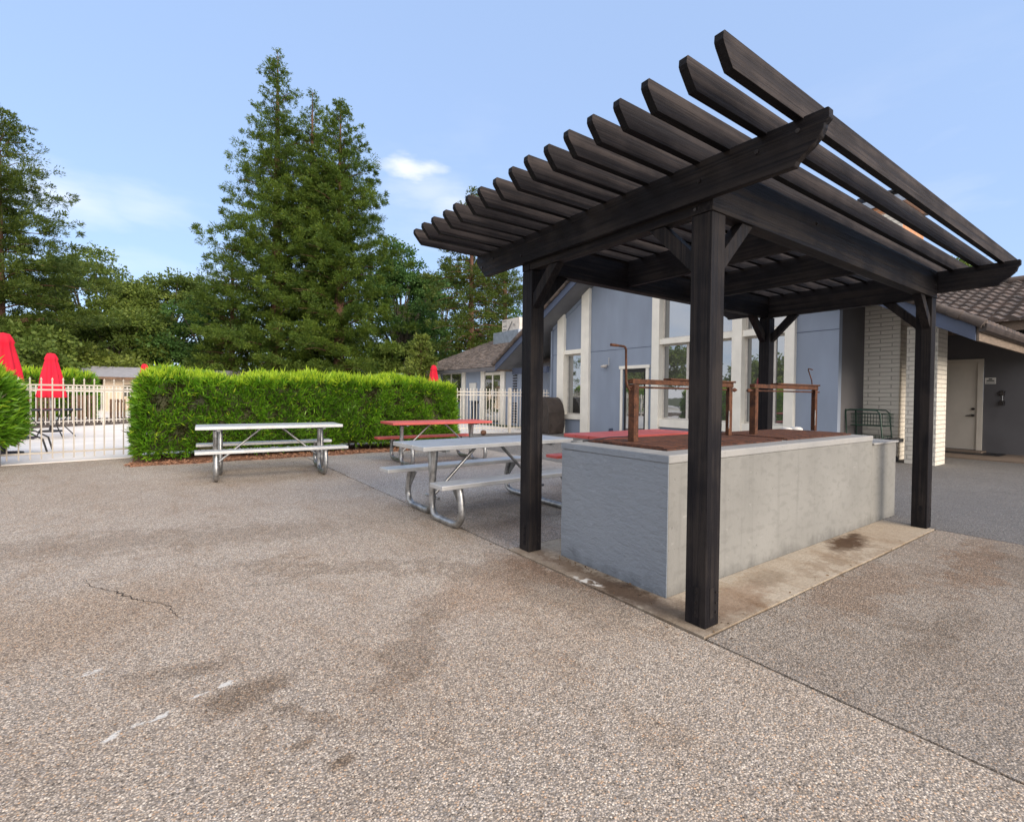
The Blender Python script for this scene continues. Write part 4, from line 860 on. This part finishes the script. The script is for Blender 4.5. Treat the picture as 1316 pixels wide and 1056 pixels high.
mb = MB(); mb.box(12.983, 12.9848, 1.285, 1.345, 1.69, 1.715); mb.box(12.983, 12.9848, 1.25, 1.38, 1.655, 1.68); mb.box(12.983, 12.9848, 1.24, 1.39, 1.62, 1.632); part(sg, 'lettering', mb, M['ink'])
ph = empty('wall_phone', (13, 1.12, 1.1), 'grey wall mounted phone and box right of the white door sign', 'phone')
mb = MB(); mb.box(12.90, 12.999, 1.075, 1.15, 1.12, 1.22); part(ph, 'box', mb, M['bolt'], .008)
mb = MB(); mb.box(12.92, 12.999, 1.075, 1.16, 1.33, 1.44); part(ph, 'box', mb, M['bolt'], .01)
mb = MB(); mb.tube([(12.96, 1.11, 1.22), (12.96, 1.11, 1.33)], .012, 8); part(ph, 'conduit', mb, M['galv'])
mb = MB(); mb.box(12.2, 12.85, 1.0, 2.3, .031, .045); mb.build('door_mat', M['black'], None, (12.5, 1.6, .03), label='dark flat mat on the porch before the cream door', cat='mat')

# ------------------------------------------------------------------ shopping cart
ct = empty('shopping_cart', (9.55, 2.35, 0), 'green wire shopping cart before the white brick wall', 'cart')
def wirebox(m, x0, x1, y0, y1, z0, z1, st, r=.0035):
    for z in (z0, z1): m.tube([(x0, y0, z), (x1, y0, z), (x1, y1, z), (x0, y1, z), (x0, y0, z)], r*2, 6)
    k = int((x1-x0)/st)
    for i in range(1, k): x = x0+(x1-x0)*i/k; m.tube([(x, y0, z1), (x, y0, z0), (x, y1, z0), (x, y1, z1)], r, 5, caps=False)
    k = int((y1-y0)/st)
    for i in range(1, k): y = y0+(y1-y0)*i/k; m.tube([(x0, y, z1), (x0, y, z0), (x1, y, z0), (x1, y, z1)], r, 5, caps=False)
    for z in (z0+(z1-z0)/3, z0+(z1-z0)*2/3): m.tube([(x0, y0, z), (x1, y0, z), (x1, y1, z), (x0, y1, z), (x0, y0, z)], r, 5)
mb = MB(); wirebox(mb, 9.3, 9.75, 2.02, 2.60, .70, .93, .045); part(ct, 'basket', mb, M['green'])
mb = MB(); wirebox(mb, 9.3, 9.75, 2.05, 2.58, .28, .50, .06); part(ct, 'lower_rack', mb, M['green'])
mb = MB()
for x in (9.28, 9.77): mb.tube([(x, 2.66, .08), (x, 2.66, .6), (x, 2.68, .98), (x, 2.6, 1.01), (x, 2.16, 1.0), (x, 2.10, .94), (x, 2.06, .5), (x, 2.0, .12)], .014, 8)
mb.tube([(9.28, 2.68, 1.0), (9.77, 2.68, 1.0)], .016, 8); mb.tube([(9.28, 2.05, .3), (9.77, 2.05, .3)], .012, 8); part(ct, 'frame', mb, M['green'])
for (x, y) in ((9.28, 2.66), (9.77, 2.66), (9.28, 2.0), (9.77, 2.0)):
    mb = MB(); mb.tube([(x-.015, y, .06), (x+.015, y, .06)], .06, 16); part(ct, 'wheel', mb, M['black'])
mb = MB(); mb.box(9.3, 9.75, 1.86, 2.02, .40, .47); mb.tube([(9.3, 1.94, .44), (9.75, 1.94, .44)], .045, 12); part(ct, 'front_bumper', mb, M['black']); ct.location = (9.12, 2.33, 0)

# ------------------------------------------------------------------ small building with shake roof
sm = empty('pool_house', (9.6, 18, 0), 'low blue grey pool house with weathered shake roof left of the clubhouse', 'building')
mb = MB(); mb.box(9.6, 9.75, 12.2, 30, -.04, 2.5); part(sm, 'wall', mb, M['blue'])
for y in (15.86, 17.45, 19.2, 21.8, 14.3): mb = MB(); mb.box(9.53, 9.599, y-.16, y+.16, -.04, 2.38); part(sm, 'trim_post', mb, M['white'])
for (a, b, z0, z1) in ((16.05, 17.25, .05, 2.1), (19.5, 21.4, .9, 2.25), (22.2, 24.5, .9, 2.25)):
    m = MB(); m.box(9.57, 9.599, a, b, z0, z1); wd = part(sm, 'window', m, M['glass'])
    m = MB(); m.box(9.55, 9.599, a, b, z1, z1+.12); m.box(9.55, 9.569, (a+b)/2-.04, (a+b)/2+.04, z0, z1); part(wd, 'frame', m, M['white'])
for (y, z0, z1) in ((15.0, 1.35, 2.1), (15.0, .1, .95)):
    m = MB(); k = z0
    while k < z1: m.box(9.56, 9.598, y-.13, y+.13, k, k+.05); k += .11
    part(sm, 'vent', m, M['black'])
mb = MB(); mb.box(9.55, 9.599, 18.05, 18.65, .95, 1.78); part(sm, 'notice_board', mb, M['sign'])
mb = MB(); mb.tube([(9.5, 17.9, .05), (9.5, 17.95, .5), (9.5, 18.0, .9)], .04, 8); mb.tube([(9.5, 18.25, .02), (9.47, 18.2, .4), (9.5, 18.3, .9)], .03, 8); mb.box(9.5, 9.59, 17.86, 18.0, .85, .95); part(sm, 'hose', mb, M['black'])
mb = MB(); mb.box(9.54, 9.5699, 16.55, 16.75, 1.25, 1.45); q = part(sm, 'diamond_sign', mb, M['sign'])
def shakes():
    m = MB(); rr = random.Random(11); A_s = (4.38-2.42)/(12.7-9.15); k = 0
    nrow = 22; run = (12.7-9.15)/nrow
    for k in range(nrow):
        x = 9.15+k*run; z = 2.42+A_s*k*run; y = 9.0; yl = 24.6-(k/nrow)*4.4
        while y < yl:
            w_ = rr.uniform(.10, .24); j = rr.uniform(-.02, .02); t_ = rr.uniform(.018, .036)
            m.add([(x+j, y, z+.012), (x+j, y+w_, z+.012), (x+j, y, z+t_+.012), (x+j, y+w_, z+t_+.012), (x+run*1.15, y, z+A_s*run*1.15+.006), (x+run*1.15, y+w_, z+A_s*run*1.15+.006)], [(0, 2, 3, 1), (2, 4, 5, 3), (0, 4, 2), (1, 3, 5)])
            y += w_+.006
    return m
M['shake'] = plain('weathered_wood_shake', (.17, .135, .115), .4, 3.5, .9, 0, .5, 30, .01, dirt=((.30, .25, .21), .5, .5), rnd=False)
mb = MB(); A0 = [(9.15, 2.30), (9.15, 2.42), (12.7, 4.38), (16.2, 2.42), (16.2, 2.3)]
mb.add([(9.15, 9, 2.41), (9.15, 24.6, 2.41), (12.7, 20.2, 4.37), (12.7, 9, 4.37), (16.2, 24.6, 2.41), (16.2, 9, 2.41)], [(0, 3, 2, 1), (1, 2, 4), (3, 5, 4, 2), (0, 1, 4, 5)]); rf = part(sm, 'roof', mb, M['shake'])
part(rf, 'shakes', shakes(), M['shake'])
mb = MB(); mb.box(9.12, 9.145, 9, 24.6, 2.25, 2.41); part(sm, 'eave_fascia', mb, M['char'])
ac = empty('rooftop_unit', (12.2, 18.6, 4.2), 'pale boxy air unit with flashing on the pool house roof beside the gable', 'air unit')
mb = MB(); mb.box(11.9, 12.9, 17.9, 19.4, 4.42, 5.05); part(ac, 'casing', mb, M['hvac'], .01)
mb = MB(); mb.box(11.7, 12.95, 17.7, 19.9, 3.85, 4.419); part(ac, 'curb', mb, M['flash'])
mb = MB()
for (y, z) in ((19.25, 4.95), (19.25, 4.7), (19.25, 4.52)): mb.box(11.885, 11.8995, y-.25, y+.05, z, z+.035)
mb.tube([(11.88, 18.5, 4.9), (11.86, 18.7, 4.6), (11.88, 18.9, 4.45)], .02, 6); mb.tube([(11.85, 18.3, 4.75), (11.85, 18.3, 4.68)], .05, 8); part(ac, 'louvre', mb, M['galv_dark'])

# far small building beyond the pool
fb = empty('pool_shed', (-5, 37, 0), 'small tan building with pale grey roof far beyond the pool fence', 'building')
mb = MB(); mb.box(-5.2, 5, 37, 40, -.04, 2.05); part(fb, 'wall', mb, M['tanwall'])
mb = MB(); mb.add([(-8.0, 36.4, 2.02), (6, 36.4, 2.02), (6, 38.8, 2.75), (-5.8, 38.8, 2.75), (6, 41, 2.02), (-8, 41, 2.02)], [(0, 1, 2, 3), (3, 2, 4, 5), (0, 3, 5), (0, 5, 4, 1), (1, 4, 2)]); part(fb, 'roof', mb, M['groof'])
mb = MB(); mb.box(-7.9, 6, 36.36, 36.398, 1.9, 2.05); part(fb, 'eave_fascia', mb, M['brown'])
mb = MB(); mb.box(-4.2, -3.6, 36.95, 36.999, .9, 1.6); mb.box(-3.2, -2.5, 36.95, 36.999, .9, 1.6); part(fb, 'window', mb, M['glass'])

# ------------------------------------------------------------------ trees
def conifer(x, y, H, Rm, n, label, seed, mat='redwood', bark='bark', z0=.04, shape=.75, lean=(0, 0), leafL=.22, leafW=.052, nb=300, droop=.35, sparse=0., envt=None, el0=.38, tuft=.34, group='conifers behind the pool'):
    rng = np.random.default_rng(seed); root = empty('conifer_tree', (x, y, 0), label, 'tree', group)
    hs = z0+(1-z0)*np.sort(rng.random(nb)**1.12); az = rng.random(nb)*2*np.pi+np.arange(nb)*2.4
    env = np.interp(hs, *zip(*ENV)) if (ENV := envt) else np.where(hs < .14, .80+.2*hs/.14, np.clip((1-hs)/.86, 0, 1)**shape); jag = rng.uniform(.62, .98, nb)
    jag *= 1+.07*np.sin(az*3+seed)+.07*np.sin(hs*37+az*2)
    Lb = Rm*env*jag+.24*np.clip(1.15-hs, 0, 1)**.3; m = MB()
    m.tube([(x, y, -.05), (x, y, H*.3), (x+lean[0]*.6, y+lean[1]*.6, H*.7), (x+lean[0], y+lean[1], H*.995)], [H*.020, H*.015, H*.008, .02], 10); mt = m
    wts = Lb**1.25*(1+.0*hs); cnt = np.maximum(14, (n*wts/wts.sum()).astype(int)); idx = np.repeat(np.arange(nb), cnt); N = len(idx)
    K = 9; tt = np.where(rng.random((nb, K)) < .2, rng.random((nb, K))*.5, rng.beta(1.7, 1.0, (nb, K)))+.03; oo = rng.normal(0, 1, (nb, K)); kk = rng.integers(0, K, N)
    t = tt[idx, kk]; L = Lb[idx]; a = az[idx]; h_ = hs[idx]*H
    el = np.where(hs[idx] > .8, .85, el0+.3*hs[idx])
    out = np.stack([np.cos(a), np.sin(a), np.zeros(N)], 1); lat = np.stack([-np.sin(a), np.cos(a), np.zeros(N)], 1)
    zz = L*(el*t-droop*t*t+.10*t**4)
    wd = L*.20*(1.05-t)*np.where(t < .25, t*4, 1)+.12; off = oo[idx, kk]*wd*.8
    cx_ = x+lean[0]*hs[idx]; cy_ = y+lean[1]*hs[idx]
    P = np.stack([cx_, cy_, h_+zz], 1)+out*(L*t)[:, None]+lat*off[:, None]; P[:, 2] -= np.abs(off)*.15; tj = unit(rng.normal(size=(N, 3)))*(rng.random((N, 1))**.5)*np.array([1, 1, .85])*(np.minimum(tuft, .05+.09*L)*(.55+.9*oo[idx, (kk+3) % K]**2/3))[:, None].clip(.08, .55); P += tj
    D = tj*2.2+out*.45+np.array([0, 0, .35])+.6*lat*np.sign(off)[:, None]*.75*rng.random((N, 1))+np.array([0, 0, 1.])*(.12-rng.random((N, 1))*.5)+rng.normal(0, .3, (N, 3))
    V = leaves(P, D, rng.uniform(.6, 1.25, N)*leafL*np.where(hs[idx] > .75, .8, 1), rng.uniform(.7, 1.3, N)*leafW, rng, -.1)
    o = quads('crown', V, M[mat], root, None, (x, y, 0))
    m = mt; st = max(1, nb//110)
    for i in range(0, nb, st):
        c, s = math.cos(az[i]), math.sin(az[i]); l = Lb[i]*.8; e_ = .85 if hs[i] > .8 else el0+.3*hs[i]; px_, py_ = x+lean[0]*hs[i], y+lean[1]*hs[i]
        m.tube([(px_+c*l*t_, py_+s*l*t_, hs[i]*H+l*(e_*t_-droop*t_*t_)) for t_ in (0, .35, .7, 1)], [.05*l/4+.012, .04*l/4+.008, .02, .008], 5, caps=False)
    part(root, 'trunk', m, M[bark]); return root
def broad(x, y, H, Rx, n, label, seed, mat='oak', zc=.58, lobes=34, leafs=.24, lobr=.30, base=.18, group='broad leaved trees behind the pool', spread=1.):
    rng = np.random.default_rng(seed); root = empty('broadleaf_tree', (x, y, 0), label, 'tree', group)
    Cz = H*zc; Rz = H*(1-zc); u = unit(rng.normal(size=(lobes, 3))); rad = rng.uniform(.35, 1, lobes)**.6
    u[:, 2] = np.abs(u[:, 2])*np.where(rng.random(lobes) < .62, 1, -.9)
    lr = rng.uniform(.7, 1.25, lobes)*lobr*Rx*.75; Cn = np.array([x, y, Cz])+u*rad[:, None]*np.stack([np.full(lobes, Rx)*spread-lr*.7, np.full(lobes, Rx)-lr*.7, np.where(u[:, 2] > 0, Rz, Cz-base*H)-lr*.7], 1)
    wts = lr**2; idx = rng.choice(lobes, n, p=wts/wts.sum()); d = unit(rng.normal(size=(n, 3))); d[:, 2] = np.where(d[:, 2] < -.2, -d[:, 2]*.6, d[:, 2])
    r = lr[idx]*(1-np.abs(rng.normal(0, .22, n)))*(1+.22*np.sin(d[:, 0]*7+idx)+.18*np.sin(d[:, 2]*9+idx*2)); P = Cn[idx]+d*r[:, None]*np.array([1.15, 1.15, .82])
    P += rng.normal(0, .12, (n, 3)); D = d+rng.normal(0, .7, (n, 3))-np.array([0, 0, .25])
    V = leaves(P, D, rng.uniform(.6, 1.3, n)*leafs, rng.uniform(.7, 1.3, n)*leafs*.62, rng, -.1); quads('crown', V, M[mat], root, None, (x, y, 0))
    m = MB(); m.tube([(x, y, -.05), (x+.1, y, H*.14), (x-.1, y+.1, H*.3)], [H*.03, H*.022, H*.018], 10)
    for i in range(lobes):
        e = Cn[i]; mid = ((x-.1+e[0])/2+rng.normal(0, .2), (y+e[1])/2, (H*.3+e[2])/2+.3); m.tube([(x-.1, y+.1, H*.27), mid, tuple(e)], [H*.009, H*.006, .02], 6, caps=False)
    part(root, 'trunk', m, M['gbark']); return root
TREES = 1.0
def N_(n): return int(n*TREES)
# the redwood group
conifer(4.6, 38.3, 26.3, 6.0, N_(190000), 'tallest redwood, leftmost of the three tops in the centre cluster', 21, nb=430, envt=[(0,.85),(.12,1),(.25,1),(.45,.86),(.60,.60),(.72,.42),(.84,.27),(.93,.14),(1,.01)])
conifer(7.1, 38.6, 24.4, 4.3, N_(150000), 'middle redwood of the centre cluster, slightly lower top', 22, nb=380, envt=[(0,.95),(.1,1),(.22,1),(.43,.82),(.645,.64),(.82,.38),(.92,.2),(1,.01)])
conifer(8.3, 35.4, 22.6, 5.5, N_(210000), 'rightmost redwood of the centre cluster with bushy golden lower right side', 23, nb=430, envt=[(0,.95),(.1,1),(.22,1),(.43,.82),(.645,.64),(.82,.38),(.92,.2),(1,.01)])
conifer(1.9, 40.0, 12.5, 3.6, N_(26000), 'short dark conifer at the left foot of the redwood cluster', 24, nb=180, shape=.6)
conifer(-10.4, 41.3, 18.3, 6.6, N_(150000), 'big spreading conifer at the left edge of the picture', 25, 'conif', nb=330, envt=[(0,1),(.28,1),(.58,.78),(.83,.36),(1,.03)], droop=.30, leafL=.24, el0=.25)
conifer(-14.6, 41.0, 22.0, 6.5, N_(26000), 'tall conifer mostly outside the left edge', 26, 'conif', nb=200, shape=.6)
conifer(14.9, 27.6, 15.2, 4.2, N_(34000), 'open conifer with visible reddish trunk behind the pool house roof', 27, 'conif', z0=.16, nb=190, envt=[(0,.8),(.3,1),(.6,.72),(.8,.36),(1,.01)], droop=.35, leafL=.22, leafW=.07, el0=.15)
conifer(8.1, 20.9, 4.05, 1.15, N_(8000), 'small young conifer just right of the long hedge end', 28, 'yoak', nb=90, shape=.7, leafL=.2, leafW=.08)
conifer(19.0, 29.5, 15.8, 3.8, N_(22000), 'dense conifer behind the left pergola post', 29, 'conif', z0=.08, nb=180, shape=.55, leafL=.3)
# broad leaved
broad(-7.0, 53.0, 13.6, 5.6, N_(26000), 'open crowned oak between the left conifer and the second oak', 31, 'oak', lobes=44, lobr=.26)
broad(-2.2, 50.5, 11.9, 5.0, N_(26000), 'rounded oak left of the redwood cluster', 32, 'oak', lobes=44, lobr=.28)
broad(-4.8, 46.5, 8.4, 4.2, N_(20000), 'low bushy oak filling beneath the two oaks', 33, 'oak', zc=.5, base=.05, lobes=30, lobr=.36)
broad(.8, 44.5, 8.6, 4.4, N_(20000), 'low bushy tree at the left foot of the redwoods', 34, 'decid', zc=.5, base=.05, lobes=30, lobr=.36)
broad(15.2, 40.6, 15.6, 4.6, N_(34000), 'tall dense dark green tree just right of the redwood cluster', 35, 'decid', zc=.52, base=.05, lobes=46, lobr=.32)
broad(20.4, 43, 13.5, 4.6, N_(24000), 'leafy tree filling behind the open conifer', 36, 'decid', zc=.5, base=.05, lobes=36, lobr=.32)
broad(11.8, 33.0, 5.6, 2.6, N_(12000), 'low shrubby tree behind the right end of the hedge', 37, 'oak', zc=.5, base=.0, lobes=20, lobr=.38)
broad(-9.0, 37, 5.5, 3.4, N_(14000), 'low bushy tree at the foot of the left conifer', 38, 'oak', zc=.5, base=.0, lobes=24, lobr=.36)
broad(-5.6, 41.5, 4.6, 3.2, N_(12000), 'shrubby tree behind the small tan building', 39, 'yoak', zc=.5, base=.0, lobes=24, lobr=.36)
broad(27.0, 36, 12.0, 5, N_(16000), 'leafy tree behind the clubhouse ridge', 40, 'decid', zc=.5, base=.05, lobes=30, lobr=.32)
broad(35.0, 6, 9.6, 4.6, N_(14000), 'treetop behind the clay tile roof at the right', 44, 'oak', zc=.55, lobes=30, lobr=.3)
broad(-24, 33, 7.0, 5.5, N_(9000), 'rounded tree off to the left mirrored in the clubhouse windows', 41, 'oak', zc=.5, base=.05, lobes=26, lobr=.36, leafs=.4, group='trees mirrored in the windows')
broad(-33, 24, 6.0, 6, N_(9000), 'wide tree off to the left mirrored in the tall windows', 42, 'oak', zc=.5, base=.05, lobes=26, lobr=.36, leafs=.4, group='trees mirrored in the windows')
broad(-38, 12, 6.0, 6.5, N_(9000), 'lone tree off to the left mirrored in the right windows', 43, 'decid', zc=.5, base=.05, lobes=26, lobr=.36, leafs=.4, group='trees mirrored in the windows')
